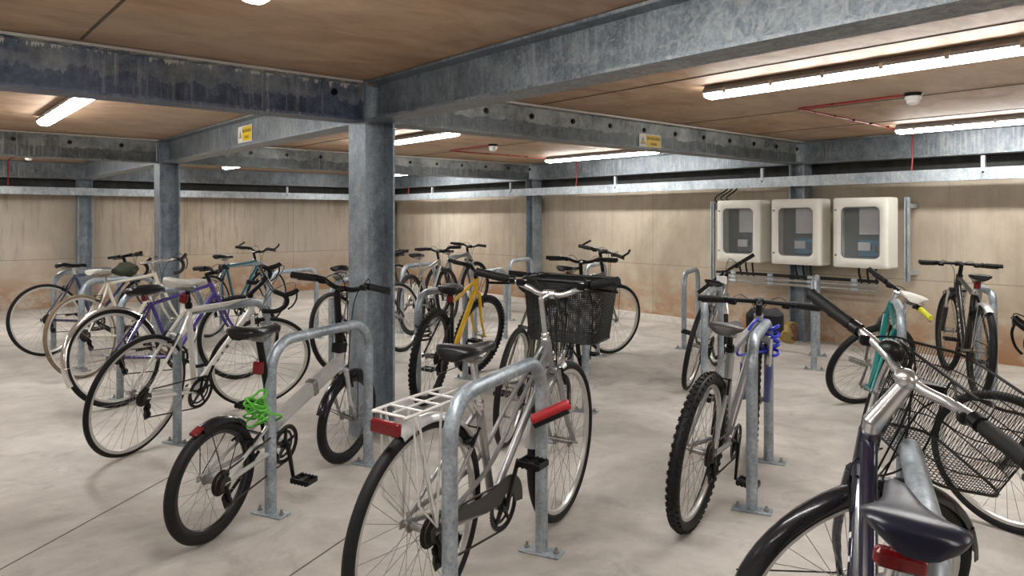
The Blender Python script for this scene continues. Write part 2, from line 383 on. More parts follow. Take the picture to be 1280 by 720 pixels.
def tray(name, a, b, label, side):
    a, b = Vector((*a, TRZ)), Vector((*b, TRZ)); d = (b - a).normalized(); n = Vector(side)
    t = 0.004; prof = [(0, -TRH / 2), (.07, -TRH / 2), (.07, -TRH / 2 + t), (t, -TRH / 2 + t), (t, TRH / 2 - t), (.07, TRH / 2 - t), (.07, TRH / 2), (0, TRH / 2)]
    o = thing(name, label, 'cable tray', a)
    m = MB().prism(prof, n, (0, 0, 1), (0, 0, 0), 0, (b - a).length, d); m.build('channel', GTRAY, o)
    k = 1.2
    while k < (b - a).length - .3:
        c = d * k
        MB().box(c + n * .009 + Vector((0, 0, .09)), (.03, .03, .13)).build('hanger', GTRAY, o)
        MB().lathe([(.009, 0), (.009, .005), (.005, .008)], c + Vector((0, 0, .012)), -n, 8).build('bolt', BLACKM, o); k += 2.1
    return o
tray('cable_tray', (LA - .36, Y0 + .05), (LA - .36, 2 * LB - .30), 'galvanised cable channel running along the right wall', (1, 0, 0))
tray('cable_tray', (X0 + .05, 2 * LB - .20), (LA - .37, 2 * LB - .20), 'galvanised cable channel running along the far wall', (0, 1, 0))

# ------------------------------------------------------------------ lamps
GBODY = plain('grey_lamp_body', (0.36, 0.34, 0.34, 1), 0.5, 0, 0.06, 20)
CLIP = plain('lamp_clip', (0.50, 0.48, 0.44, 1), 0.5, 0.2, 0.1, 30)
def lamp(x, y, label, L=1.80):
    o = thing('ceiling_light', label, 'ceiling light', (x, y, ZC), (0, 0, 0), 'tube lights on the ceiling')
    MB().prism([(-.054, -.046), (.054, -.046), (.058, -.03), (.04, -.012), (.03, -.0005), (-.03, -.0005), (-.04, -.012), (-.058, -.03)], (1, 0, 0), (0, 0, 1), (0, 0, 0), -L / 2, L / 2, (0, 1, 0)).build('housing', GBODY, o)
    m = MB(); rings = []
    for yy, s in ((-L / 2 + .0, .75), (-L / 2 + .02, 1), (L / 2 - .02, 1), (L / 2, .75)):
        pr = [(-.046, -.046), (-.047, -.056), (-.040, -.069), (-.022, -.077), (0, -.079), (.022, -.077), (.040, -.069), (.047, -.056), (.046, -.046)]
        rings.append(m.ring([(a * (0.9 + .1 * s), yy, -.046 + (b + .046) * s) for a, b in pr]))
    m.skin(rings); m.build('diffuser', EMIT, o)
    for k in range(6):
        yy = -L / 2 + .15 + (L - .3) * k / 5
        MB().prism([(-.059, -.06), (-.059, -.028), (-.044, -.012), (.044, -.012), (.059, -.028), (.059, -.06), (.054, -.06), (.054, -.030), (.042, -.017), (-.042, -.017), (-.054, -.030), (-.054, -.06)],
                   (1, 0, 0), (0, 0, 1), (0, yy, 0), -.011, .011, (0, 1, 0)).build('clip', CLIP, o)
    return o
for x, y, lb in ((1.62, -2.16, 'long lit tube light at the upper right, nearer of two'), (4.45, -2.16, 'lit tube light near the right wall above the meter cabinets'),
                 (4.40, 2.2, 'lit tube light beyond the beam with the bolt row, beside the right wall'), (1.62, 2.25, 'lit tube light just right of the near column'),
                 (-1.27, 2.0, 'lit tube light over the left bicycles, below the dark beam'), (1.62, 6.25, 'far lit tube light beyond the sign on the left beam'),
                 (4.45, 6.30, 'farthest lit tube light, small beside the near column'), (-1.27, -2.30, 'tube light cut off by the top edge of the picture'),
                 (-1.27, 6.3, 'tube light hidden by the left beam near the far wall'), (-4.1, -2.2, 'tube light outside the picture to the left'),
                 (-4.1, 2.2, 'tube light outside the picture beyond the left beam'), (-4.1, 6.3, 'unseen tube light added to brighten the left of the far wall'), (1.62, -5.6, 'tube light outside the picture above the foreground bicycle'), (-1.27, -5.6, 'tube light behind the viewer')):  # the far left lamp is an unseen extra, added to brighten the wall
    lamp(x, y, lb)
# ------------------------------------------------------------------ hoop stands
SV = Vector((.302, .645)); SH = 0.78; SR = 0.025
BOLT = plain('zinc_bolt', (0.33, 0.32, 0.30, 1), 0.45, 0.8, 0.2, 60)
def stand(X, d, label):
    a = Vector((*B(X, d), 0)); b = Vector((*B(X + SV.x, d + SV.y), 0)); ang = math.atan2(b.y - a.y, b.x - a.x); L = (b - a).length
    o = thing('cycle_stand', label, 'cycle stand', a, (0, 0, ang), 'galvanised hoop stands')
    r = .135; top = SH - SR; pts = [(0, 0, .006), (0, 0, top - r)]
    for k in range(1, 9): t = PI / 2 * k / 8; pts.append((r - r * math.cos(t), 0, top - r + r * math.sin(t)))
    for k in range(0, 9): t = PI / 2 * k / 8; pts.append((L - r + r * math.sin(t), 0, top - r + r * math.cos(t)))
    pts.append((L, 0, .006)); MB().tube(pts, SR, 14).build('hoop', GALV, o)
    for x in (0, L):
        pl = MB().rbox((x, 0, .004), (.075, .17, .008), .006).build('base_plate', GALV, o)
        for sy in (-1, 1):
            q = MB().lathe([(.012, 0), (.012, .008), (.006, .0085), (.006, .022)], (x, sy * .062, .008), (0, 0, 1), 6)
            q.build('bolt', BOLT, pl)
    return o
def row(p0, k): return (p0[0] - .875 * k, p0[1] + 1.01 * k)
S0, R0, M0, T0 = (-.187, 2.19), (1.068, 3.239), (1.378, 5.215), (1.715, 7.254)
for (p, k), lb in (((S0, -1), 'hoop stand under the dark saddle at the lower right'), ((S0, 0), 'hoop stand in front of the silver city bicycle, red lock on it'),
                   ((S0, 1), 'hoop stand holding the silver folding bicycle'), ((S0, 2), 'hoop stand in front of the white road bicycle'),
                   ((S0, 3), 'hoop stand behind the white road bicycle, beside the purple one'), ((S0, 4), 'hoop stand between the dark blue bicycle and the white one with tan tyres'),
                   ((S0, 5), 'hoop stand at the far left behind the dark blue bicycle'),
                   ((R0, 0), 'hoop stand wrapped with a bright blue cable lock'), ((R0, 1), 'hoop stand behind the black mesh basket of the city bicycle'),
                   ((R0, 2), 'hoop stand beside the yellow bicycle with a black coil on it'), ((R0, 3), 'hoop stand behind the folding bicycle, left of the near column'),
                   ((R0, 4), 'hoop stand beyond the drop bars of the white road bicycle'), ((R0, 5), 'hoop stand around the teal bicycle, with a teal frame inside it'),
                   ((M0, 0), 'hoop stand under the meter cabinets behind the blue-locked one'), ((M0, 1), 'hoop stand under the bicycle with the big bare front wheel'),
                   ((M0, 2), 'bare hoop stand right of the yellow bicycle'), ((M0, 3), 'hoop stand just right of the near column with a small bicycle inside it'),
                   ((M0, -1), 'hoop stand beside the teal mountain bicycle with the yellow grip'),
                   ((T0, 0), 'empty hoop stand near the right wall, left of the meter cabinets'), ((T0, -1), 'hoop stand in front of the wall column under the meters'),
                   ((T0, -2), 'hoop stand behind the black mountain bicycle by the right wall'), ((T0, 1), 'hoop stand behind the bare front wheel near the kerb'),
                   ((T0, 2), 'empty hoop stand in front of the far wall column'), ((T0, 3), 'hoop stand behind the yellow bicycle near the far wall')):
    stand(*row(p, k), lb)

# ------------------------------------------------------------------ bicycles
HA = R(71); OFF = .045
def bicycle(label, X, d, th, lean, steer, hs, hb, r=.34, wb=1.03, reach=.09, bw=.30, sweep=.06, rise=0.0, style='diamond', bars='flat', tr=.018,
            frame=None, fork=None, rim=None, barmat=None, gripmat=None, saddlemat=None, tyremat=None, susp=None, knobs=False, tube=.0155, guards=None, guard_ext=(1, 1),
            rack=False, basket=None, ring=.09, crank=-35, rear_light=None, front_light=False, kick=False, lever=BLACKM, chaincase=False, decal=None,
            decal_mat=None, stemmat=None, post=None, spokes=32, pedal=True, bell=False, saddlebag=None, bar_ends=False, cables=True, guardspan=((5, 150), (30, 170)), stem='ahead', cover=None, crankmat=None, ha=71, frame2=None, light_size=(.03, .045, .055), bar_roll=0, seat_slope=.3, crank_l=None):
    bx, by = B(X, d)
    o = thing('bicycle', label, 'bicycle', (bx, by, 0), (R(lean), 0, YAW - R(th)), 'parked bicycles')
    frame = frame or SILVER; fork = fork or frame; rim = rim or RIMS; barmat = barmat or BLACKM; gripmat = gripmat or BLACK
    saddlemat = saddlemat or LEATHER; tyremat = tyremat or BLACK; stemmat = stemmat or barmat; post = post or SILVER
    V = Vector
    HA = R(ha); u = V((-math.cos(HA), 0, math.sin(HA))); n = V((math.sin(HA), 0, math.cos(HA))); Yv = V((0, 1, 0))
    FH = V((wb, 0, r)); RH = V((0, 0, r)); P0 = FH - n * OFF
    rot = Matrix.Rotation(-R(steer), 3, u)
    S = lambda p: P0 + rot @ (V(p) - P0)
    ax = lambda s, f=0.0, y=0.0: P0 + u * s + n * f + Yv * y               # unsteered point in the steering frame
    # ---- wheels
    def wheel(cn, steered, rear):
        f = (lambda p: S(p + cn)) if steered else (lambda p: p + cn)
        tyr = MB(); Rm = r - tr; seg = 72
        rings = []
        for i in range(seg):
            a = 2 * PI * i / seg; c_, s_ = math.cos(a), math.sin(a)
            rings.append(tyr.ring([V(((Rm + tr * math.cos(b)) * c_, tr * 1.02 * math.sin(b), (Rm + tr * math.cos(b)) * s_)) for b in (2 * PI * k / 10 for k in range(10))]))
        tyr.skin(rings, True)
        if knobs:
            for i in range(58):
                for k, b in enumerate((-50, 0, 50)):
                    a = 2 * PI * (i + .5 * (k == 1)) / 58; b = R(b); q = Rm + (tr + .001) * math.cos(b)
                    m = Matrix.Rotation(-a, 3, 'Y') @ Matrix.Rotation(b, 3, 'Z')
                    tyr.box((q * math.cos(a), (tr + .001) * math.sin(b), q * math.sin(a)), (.009, .012, .016), m)
        wm = MB(); ri = r - 2 * tr - .014; ro = r - 2 * tr + .006
        for_prof = [(ri, 0), (ri + .004, -.009), (ro, -.011), (ro + .001, 0), (ro, .011), (ri + .004, .009)]
        wm.lathe(for_prof, (0, 0, 0), (0, 1, 0), 60, True)
        w_ = wm.xf(f).build('wheel', rim, o); tyr.xf(f).build('tyre', tyremat, w_)
        sp = MB(); fl = .020; hw = .032
        for i in range(spokes):
            a = 2 * PI * i / spokes; sd = 1 if i % 2 else -1; a2 = a + (R(55) if i % 4 < 2 else -R(55))
            sp.tube([(fl * math.cos(a2), sd * hw, fl * math.sin(a2)), (ri * math.cos(a), 0, ri * math.sin(a))], .0011, 3)
        sp.xf(f).build('spokes', DULL, w_)
        hb_ = MB().lathe([(.006, -.068), (.006, -.048), (.012, -.045), (.013, -.038), (.023, -.036), (.023, -.031), (.013, -.026), (.013, .026), (.023, .031), (.023, .036), (.013, .038), (.012, .045), (.006, .048), (.006, .068)], (0, 0, 0), (0, 1, 0), 14)
        hb_.xf(f).build('hub', DULL, w_)
        if rear:
            cs = MB()
            for k in range(7): cs.lathe([(.012, -.040 - .004 * (6 - k)), (.052 - .005 * (6 - k) if k else .03, -.040 - .004 * (6 - k)), (.052 - .005 * (6 - k) if k else .03, -.0425 - .004 * (6 - k)), (.012, -.0425 - .004 * (6 - k))], (0, 0, 0), (0, 1, 0), 22)
            cs.xf(f).build('cassette', CHAIN, w_)
    wheel(RH, False, True); wheel(FH, True, False)
    # ---- key points
    SDx = .44 - (hs - .27) * seat_slope
    small = style == 'folding'
    BB = V((.44, 0, .27 + (r - .34) * .3)) if not small else V((.40, 0, .285))
    SD = V((SDx, 0, hs)); sdir = (V((SDx + .01, 0, hs - .05)) - BB).normalized()
    L1 = (r + .045 + (.03 if susp else 0) + (.03 if knobs and not susp else 0)) if not small else r + .06
    HTl = .125 if not small else .09
    clampz = hb - rise
    s_clamp = (clampz - P0.z) / u.z
    if L1 + HTl > s_clamp - .03: HTl = max(.07, s_clamp - .03 - L1)
    H0, H1 = ax(L1), ax(L1 + HTl); H0b = ax(L1 + .03); H1b = ax(L1 + HTl - .025)
    t = tube; fm = MB(); f2 = MB() if frame2 else fm
    fm.tube([H0, H1], t * 1.35, 12)
    if style in ('diamond', 'slope', 'fs'):
        sc_ = BB + sdir * (min(H1b.z - (.0 if style == 'diamond' else .10), hs - .12) - BB.z) / max(sdir.z, .1)
        ST = sc_ + sdir * .03
        f2.tube([BB, ST], t, 10); fm.tube([H1b, sc_], t * .92, 10); fm.tube([H0b, BB], t * 1.12 if style == 'diamond' else t * 1.3, 10)
    elif style == 'mixte':
        ST = BB + sdir * .40; fm.tube([BB, ST], t, 10)
        fm.tube([H0b, BB + V((.0, 0, .01))], t * 1.0, 10)
        for sy in (-1, 1):
            fm.tube(catmull([H1b + V((0, sy * .012, 0)), H1b.lerp(BB + V((-.10, 0, .17)), .5) + V((0, sy * .022, 0)), BB + V((-.085, sy * .03, .16)), RH + V((.02, sy * .060, .02))], 6), .0085, 8)
        for k in (.30, .52, .66): c = H1b.lerp(BB + V((-.05, 0, .17)), k); fm.tube([c + V((0, -.024, 0)), c + V((0, .024, 0))], .005, 6)
        sc_ = BB + sdir * .37
    elif style == 'step':
        ST = BB + sdir * .42; fm.tube([BB, ST], t, 10); sc_ = BB + sdir * .38
        fm.tube([H0b, BB], t * 1.3, 10); fm.tube([H1b, BB + sdir * .20], t, 10)
    elif small:
        ST = BB + sdir * .20 + V((0, 0, .0)); fm.tube([BB - sdir * .02, ST], t * 1.25, 12); sc_ = BB + sdir * .15
        a, b = H0.lerp(H1, .35), BB + sdir * .10
        mid = a.lerp(b, .5); dd = (b - a).normalized(); m3 = Matrix((dd, Yv, dd.cross(Yv))).transposed()
        fm.rbox(mid, (0.036, .034, 0), .008) if False else None
        side = dd.cross(Yv).normalized()
        poly = [(-.030, -.02), (.030, -.02), (.034, -.012), (.034, .012), (.030, .02), (-.030, .02), (-.034, .012), (-.034, -.012)]
        fm.prism(poly, side, Yv, a, 0, (b - a).length, dd)
        for sy in (-1, 1):
            for q in (-.012, .012): fm.tube([a + side * q + Yv * sy * .0195, b + side * q + Yv * sy * .0195], .003, 6)
    f2.lathe([(.022, -.036), (.022, .036)], BB, Yv, 14)
    hubs = lambda sy: RH + V((0, sy * .060, 0))
    for sy in (-1, 1):
        f2.tube([BB + V((-.015, sy * .022, 0)), BB + V((-.10, sy * .042, (RH.z - BB.z) * .25)), hubs(sy)], [t * .75, t * .65, t * .5], 8)
        if style != 'mixte' or True:
            f2.tube([sc_ + V((-.01, sy * .016, -.005)), sc_.lerp(RH, .25) + V((0, sy * .034, 0)), hubs(sy)], [t * .6, t * .52, t * .45], 8)
        f2.box(hubs(sy) + V((-.004, 0, .0)), (.035, .005, .028))
    q = sc_.lerp(RH, .30); f2.tube([q + V((0, -.036, 0)), q + V((0, .036, 0))], t * .42, 6)
    fo = fm.build('frame', frame, o)
    if frame2: f2.build('rear_frame', frame2, fo)
    if small:
        hg = MB().rbox(a.lerp(b, .45) + Yv * .0, (.035, .052, .075), .006, Matrix((dd, Yv, side)).transposed()); hg.build('hinge', DULL, fo)
    # lettering blocks on the down tube
    if decal:
        dm = MB(); a_, b_ = (H0b, BB) if decal != 'seat' else (ST, BB); dd_ = (b_ - a_).normalized(); up = Yv.cross(dd_).normalized(); rr = t * (1.32 if style != 'diamond' else 1.14)
        rnd = random.Random(len(label)); pos = .22
        while pos < .78:
            wl = rnd.uniform(.016, .03); c = a_.lerp(b_, pos)
            for sy in (-1, 1):
                for k in range(rnd.choice((2, 3, 3))):
                    ang = R(-28 + 28 * k) ; cc = c + Yv * sy * rr * math.cos(ang) + up * rr * math.sin(ang)
                    dm.box(cc + dd_ * rnd.uniform(-.004, .004), (wl * rnd.choice((.45, .8)), .0016, .006), Matrix((dd_, Yv, up)).transposed() @ Matrix.Rotation(ang * sy, 3, 'X'))
            pos += .085
        dm.build('lettering', decal_mat or WHITEP, fo)
    # ---- fork
    fk = MB(); cz = L1 - .012
    if susp:
        fk.tube([ax(cz, 0, -.062), ax(cz, 0, .062)], .019, 10); fk.tube([ax(cz - .01), ax(L1 + .005)], .019, 10)
        st = MB(); lo = MB()
        for sy in (-1, 1):
            st.tube([ax(cz, 0.0, sy * .062), ax(.21, 0, sy * .062)], .0135, 10)
            lo.tube([ax(.24, 0, sy * .062), ax(.20, 0, sy * .062), ax(.02, .012, sy * .060), FH + V((0, sy * .058, 0))], [.019, .02, .017, .012], 10)
        lo.tube([ax(.245, -.004, -.062), ax(.30, .02, -.05), ax(r + .03 - .0, .03, 0), ax(.30, .02, .05), ax(.245, -.004, .062)], .011, 8)
        fk.xf(S); fko = fk.build('fork', fork, o); st.xf(S).build('stanchions', SILVER, fko); lo.xf(S).build('slider', susp, fko)
    else:
        fk.tube([ax(cz, 0, -.038), ax(cz + .004, 0, 0), ax(cz, 0, .038)], .0155, 10); fk.tube([ax(cz - .01), ax(L1)], .016, 10)
        for sy in (-1, 1):
            fk.tube(catmull([ax(cz, 0, sy * .037), ax(cz * .75, -.001, sy * .044), ax(cz * .42, .004, sy * .050), ax(.06, .028, sy * .053), FH + V((0, sy * .054, 0))], 4), [.0135] * 6 + [.0115] * 5 + [.009] * 6, 8)
        fk.xf(S); fko = fk.build('fork', fork, o)
    # rim brakes
    def brake(base_fn, name):
        b = MB()
        for sy in (-1, 1):
            b.tube([base_fn(0, sy * .050), base_fn(.03, sy * .046), base_fn(.075, sy * .040)], .006, 6)
            b.box(base_fn(.02, sy * .024), (.045, .012, .012))
        b.tube([base_fn(.072, -.05), base_fn(.072, .05)], .003, 6)
        return b
    rb = r - 2 * tr - .01
    brake(lambda h, y: S(ax(rb + h, .03, y)), 'brake').build('brake', BLACKM, o)
    ss = (sc_ - RH).normalized(); ssn = V((-ss.z, 0, ss.x))
    if not small: brake(lambda h, y: RH + ss * (rb + h) + ssn * .022 + Yv * y, 'brake').build('brake', BLACKM, o)
    else: brake(lambda h, y: RH + ss * (rb + h) + ssn * .022 + Yv * y, 'brake').build('brake', BLACKM, o)
    # ---- seat post, saddle
    sp0 = ST - sdir * .02; sp1 = SD + V((.012, 0, -.052))
    MB().tube([sp0, sp1], .0135 if not small else .016, 10).lathe([(t * 1.25, -.012), (t * 1.25, .012)], ST, sdir, 12).build('seat_post', post, o)
    prof = [(-.135, .040, .004), (-.128, .058, .012), (-.105, .074, .018), (-.075, .078, .016), (-.04, .066, .008), (0, .046, .003), (.045, .031, .001), (.09, .024, .001), (.125, .019, 0), (.142, .012, -.004), (.147, .004, -.010)]
    sm = MB(); rings = []
    for x, hw, tz in prof:
        th_ = .030 + hw * .22; ring_ = []
        for k in range(14):
            a = 2 * PI * k / 14; c_, s_ = math.cos(a), math.sin(a)
            z = (s_ * .5) * (.022 if s_ > 0 else th_ * 1.3); yy = hw * (abs(c_) ** .7) * (1 if c_ > 0 else -1)
            ring_.append(SD + V((x, yy, tz - .012 + z)))
        rings.append(sm.ring(ring_))
    sm.skin(rings); so = sm.build('saddle', saddlemat, o)
    rl = MB()
    for sy in (-1, 1): rl.tube(catmull([SD + V((-.10, sy * .032, -.022)), SD + V((-.04, sy * .024, -.046)), SD + V((.04, sy * .022, -.046)), SD + V((.115, sy * .008, -.020))], 5), .0036, 6)
    rl.box(sp1 + V((0, 0, .003)), (.04, .05, .018)); rl.build('rails', DULL, so)
    if saddlebag: MB().ell(SD + V((-.10, 0, -.075)), (.07, .045, .04)).build('saddle_bag', saddlebag, o)
    if cover:
        MB().ell(SD + V((-.01, 0, -.012)), (.155, .085, .04)).build('saddle_cover', cover, o)
    if rear_light:
        z = rear_light; c = sp0.lerp(sp1, z) if z <= 1 else SD + V((-.09, 0, -.075))
        q = MB().rbox(c + V((-.035, 0, 0)), light_size, .010); q.build('rear_light', RED, o)
    # ---- stem and handlebar
    st = MB(); base = P0 + u * (L1 + HTl)
    BCu = P0 + u * s_clamp + V((reach * n.x, 0, 0)) ; BCu = V((BCu.x, 0, clampz))
    kink = P0 + u * ((BCu.z - .012 - P0.z) / u.z) if stem != 'slant' else base + u * .03
    if small:
        st.tube([base - u * .005, base + u * .10], .022, 14); st.tube([base + u * .10, kink], .0175, 12); st.tube([kink, BCu], .014, 10)
        st.box(base + u * .02, (.06, .05, .05))
    elif stem == 'slant':
        st.tube([base - u * .01, base + u * .028], .021, 14); st.tube([base + u * .02, BCu], [.024, .018] if tube > .0185 else [.017, .014], 14); st.ell(BCu - V((.01, 0, 0)), (.026, .03, .024))
    elif stem == 'quill':
        st.lathe([(.021, 0), (.021, .01), (.017, .014), (.017, .03), (.013, .034)], base, u, 14); st.tube([base, kink + u * .005], .0115, 10); st.tube([kink, BCu], .0125, 10)
        st.lathe([(.02, -.025), (.02, .025)], BCu, Yv, 12)
    else:
        st.tube([base - u * .004, kink + u * .012], .0165, 12); st.tube([kink, BCu], .0155, 10); st.lathe([(.021, -.024), (.021, .024)], BCu, Yv, 12)
    st.xf(S).build('stem', stemmat, o)
    rl_ = Matrix.Rotation(R(bar_roll), 3, 'X'); bp = lambda x, y, z: S(BCu + rl_ @ V((x, y, z)))
    hm = MB(); grips = []; levs = []; cab = []
    if bars == 'drop':
        half = [(0, 0, 0), (0, .12, 0), (.004, .19, 0), (.03, .208, 0), (.07, .21, -.012), (.095, .211, -.045), (.088, .213, -.085), (.05, .215, -.118), (0, .216, -.128), (-.04, .217, -.128)]
        half = [(x, y * bw / .30, z) for x, y, z in half]
        pl = catmull([(x, y, z) for x, y, z in reversed(half)] + [(x, -y, z) for x, y, z in half[1:]], 4)
        hm.tube([bp(*q) for q in pl], .0125, 10)
        for sy in (-1, 1):
            g = MB().tube([bp(x, sy * y, z) for x, y, z in catmull(half[2:], 4)], .0155, 10); grips.append(g)
            l_ = MB().tube([bp(.075, sy * .21 * bw / .3, -.005), bp(.105, sy * .21 * bw / .3, .008), bp(.135, sy * .209 * bw / .3, .03), bp(.142, sy * .208 * bw / .3, .045)], [.016, .017, .016, .012], 10)
            l_.tube(catmull([bp(.135, sy * .209 * bw / .3, .025), bp(.15, sy * .211 * bw / .3, -.02), bp(.14, sy * .213 * bw / .3, -.07), bp(.115, sy * .215 * bw / .3, -.10)], 4), .0055, 6); levs.append(l_)
            cab.append([bp(.12, sy * .205, .02), bp(.14, sy * .12, .05), bp(.06, sy * .03, -.06), S(ax(L1, .05, 0))])
    else:
        if bars == 'flat': half = [(0, 0, 0), (0, .06, 0), (-.012, bw * .45, rise * .6), (-sweep * .55, bw * .62, rise), (-sweep, bw, rise * 1.0)]
        elif bars == 'riser': half = [(0, 0, 0), (0, .05, 0), (.0, .09, rise * .35), (-.01, .13, rise * .95), (-sweep * .6, bw * .66, rise), (-sweep, bw, rise)]
        else: half = [(0, 0, 0), (.005, .05, 0), (.015, .10, rise * .4), (.0, .17, rise), (-sweep * .45, bw * .72, rise * 1.3), (-sweep, bw, rise * 1.75)]
        pl = catmull([(x, y, z) for x, y, z in reversed(half)] + [(x, -y, z) for x, y, z in half[1:]], 5)
        hm.tube([bp(*q) for q in pl], .0125 if bars != 'riser' else .0135, 10)
        hc = catmull(half, 8)
        gl = [q for q in hc if q.y > bw * .60]
        for sy in (-1, 1):
            gp = [bp(q.x, sy * q.y, q.z) for q in gl]; e = (gp[-1] - gp[-2]).normalized()
            k = len(gp); rad = [.0175 if i % 2 else .0163 for i in range(k)]
            g = MB().tube([gp[0] - e * .0] + gp + [gp[-1] + e * .006], [.0165] + rad + [.0178], 10); grips.append(g)
            i0 = gl[0]; a0 = V((i0.x, sy * (i0.y - .02), i0.z)); e0 = V((-sweep * .5, sy * bw * .4, 0)).normalized()
            c0 = BCu + rl_ @ a0; e0 = rl_ @ e0
            l_ = MB().tube([S(c0 + V((.0, 0, 0))), S(c0 + V((.03, sy * -.005, -.012)))], .011, 8)
            l_.lathe([(.018, -.012), (.018, .012)], S(c0), (S(c0 + e0) - S(c0)), 10)
            l_.tube(catmull([S(c0 + V((.025, sy * -.015, -.012))), S(c0 + V((.055, sy * .02, -.02))), S(c0 + e0 * .06 + V((.05, 0, -.022))), S(c0 + e0 * .125 + V((.038, 0, -.022)))], 4), [.008] * 5 + [.0055] * 8, 6)
            l_.rbox(S(c0 - e0 * .035 + V((.012, 0, -.012))), (.04, .04, .026), .008); levs.append(l_)
            cab.append([S(c0 + V((.03, sy * -.01, -.014))), S(c0 + V((.10, sy * -.07, .02))), S(ax(s_clamp * .86, .11, sy * .02)), S(ax(L1 * .96, .05, sy * .012))])
            if bar_ends: hm.tube([gp[-1] - e * .012, gp[-1] - e * .012 + (bp(.07, 0, .035) - bp(0, 0, 0)), gp[-1] - e * .03 + (bp(.10, 0, .06) - bp(0, 0, 0))], .011, 8)
    ho = hm.build('handlebar', barmat, o)
    for i, g in enumerate(grips):
        gm = gripmat[i] if isinstance(gripmat, (list, tuple)) else gripmat
        q = g.build('grip' if bars != 'drop' else 'bar_tape', gm, ho)
        if gm is YELLOWP: q['label'] = 'yellow rubber grip'
    for g in levs: g.build('brake_lever', lever, ho)
    if cables:
        cm = MB()
        for c_ in cab: cm.tube(catmull(c_, 6), .0026, 5)
        if bars == 'swept':
            for q in (-.03, .03): cm.tube(catmull([bp(.02, q * 4, rise * .6), S(ax(s_clamp, .12, q * 2.2)), S(ax(L1 + HTl * .6, .13, q)), S(ax(L1, .075, q * .4)), H0b + V((-.05, -q * .6, -.02))], 6), .0028, 5)
        cm.tube(catmull([S(ax(L1 + .05, .06, .02)), H0b + V((-.04, .03, .0)), H0b.lerp(BB, .3) + V((0, .02, .0)), H0b.lerp(BB, .55) + V((0, .019, 0))], 5), .0024, 5)
        cm.build('cables', BPLAST, o)
    if bell:
        MB().lathe([(.030, 0), (.032, .006), (.029, .02), (.018, .031), (0, .034)], bp(.0, .085, .02), S(BCu + V((.3, 0, 1))) - S(BCu), 18).build('bell', BPLAST, o)
    # ---- drive train
    ck = MB(); yr = -.046
    ck.lathe([(ring, yr), (ring, yr - .003), (ring - .016, yr - .003), (ring - .016, yr)], BB, Yv, 40, True)
    if ring > .08: ck.lathe([(ring - .022, yr + .008), (ring - .022, yr + .005), (ring - .034, yr + .005), (ring - .034, yr + .008)], BB, Yv, 34, True)
    for k in range(44):
        a = 2 * PI * k / 44; ck.box(BB + V(((ring + .002) * math.cos(a), yr - .0015, (ring + .002) * math.sin(a))), (.005, .002, .005), Matrix.Rotation(-a, 3, 'Y'))
    for k in range(5):
        a = 2 * PI * k / 5 + .3; ck.tube([BB + V((0, yr, 0)), BB + V(((ring - .01) * math.cos(a), yr, (ring - .01) * math.sin(a)))], [.010, .006], 6)
    ck.lathe([(.018, -.058), (.02, -.04), (.012, .04), (.02, .045), (.018, .058)], BB, Yv, 14)
    for sd, a in ((-1, R(crank)), (1, R(crank + 180))):
        dv = V((math.cos(a), 0, math.sin(a))); p0 = BB + V((0, sd * .062, 0)); p1 = BB + dv * .168 + V((0, sd * .074, 0))
        ck.tube([p0, p1], [.013, .010], 8, flat=.7)
    co = ck.build('crankset', crankmat or BLACKM, o)
    if pedal:
        for sd, a in ((-1, R(crank)), (1, R(crank + 180))):
            dv = V((math.cos(a), 0, math.sin(a))); c = BB + dv * .165 + V((0, sd * .132, 0)); pm = MB()
            pm.tube([c + V((0, -sd * .052, 0)), c + V((0, sd * .045, 0))], .008, 8)
            for sx in (-1, 1):
                pm.box(c + V((sx * .036, 0, 0)), (.008, .092, .020))
                for k in range(5): pm.box(c + V((sx * .041, -.036 + .018 * k, 0)), (.004, .008, .024))
            for sy in (-1, 1): pm.box(c + V((0, sy * .044, 0)), (.072, .007, .018))
            pm.box(c, (.07, .022, .012)); pm.build('pedal', BPLAST if crankmat is None else crankmat, o)
    ch = MB(); cr = .040; yc = -.050
    loop = []
    for k in range(13): a = R(95 - 190 * k / 12); loop.append(BB + V((ring * math.cos(a), yc, ring * math.sin(a))))
    if small or style in ('mixte', 'diamond', 'slope', 'fs', 'step'):
        lw = RH + V((.035, yc, -.105 if not small else -.085)); loop += [lw + V((.02, 0, -.02)), lw + V((-.01, 0, -.025)), lw + V((-.022, 0, .0)), RH + V((.012, yc, -.06))]
    for k in range(9): a = R(-60 - 210 * k / 8); loop.append(RH + V((cr * math.cos(a), yc, cr * math.sin(a))))
    ch.tube(loop, .0042, 5, True, flat=1.0); ch.build('chain', CHAIN, o)
    dr = MB(); lw = RH + V((.035, -.055, -.105 if not small else -.085))
    dr.tube([RH + V((.0, -.064, -.01)), RH + V((.02, -.066, -.045)), RH + V((.022, -.066, -.062))], .010, 8)
    for c in (RH + V((.018, -.055, -.062)), lw): dr.lathe([(.019, -.005), (.021, 0), (.019, .005)], c, Yv, 14)
    for dy in (-.008, .008): dr.tube([RH + V((.018, -.055 + dy, -.062)), lw + V((0, dy, 0))], .006, 6, flat=2)
    dr.build('derailleur', BLACKM, o)
    if chaincase:
        cc = MB()
        poly = []
        for k in range(13): a = R(-5 + 115 * k / 12); poly.append((BB.x + .112 * math.cos(a), BB.z + .112 * math.sin(a)))
        poly += [(BB.x - .15, BB.z + .088), (.06, r + .035), (.06, r + .005), (BB.x - .15, BB.z + .03)]
        for k in range(8): a = R(150 - 150 * k / 7); poly.append((BB.x + .052 * math.cos(a), BB.z + .052 * math.sin(a)))
        cc.prism(poly, (1, 0, 0), (0, 0, 1), (0, 0, 0), -.066, -.060, (0, 1, 0))
        cc.build('chain_guard', chaincase, o)
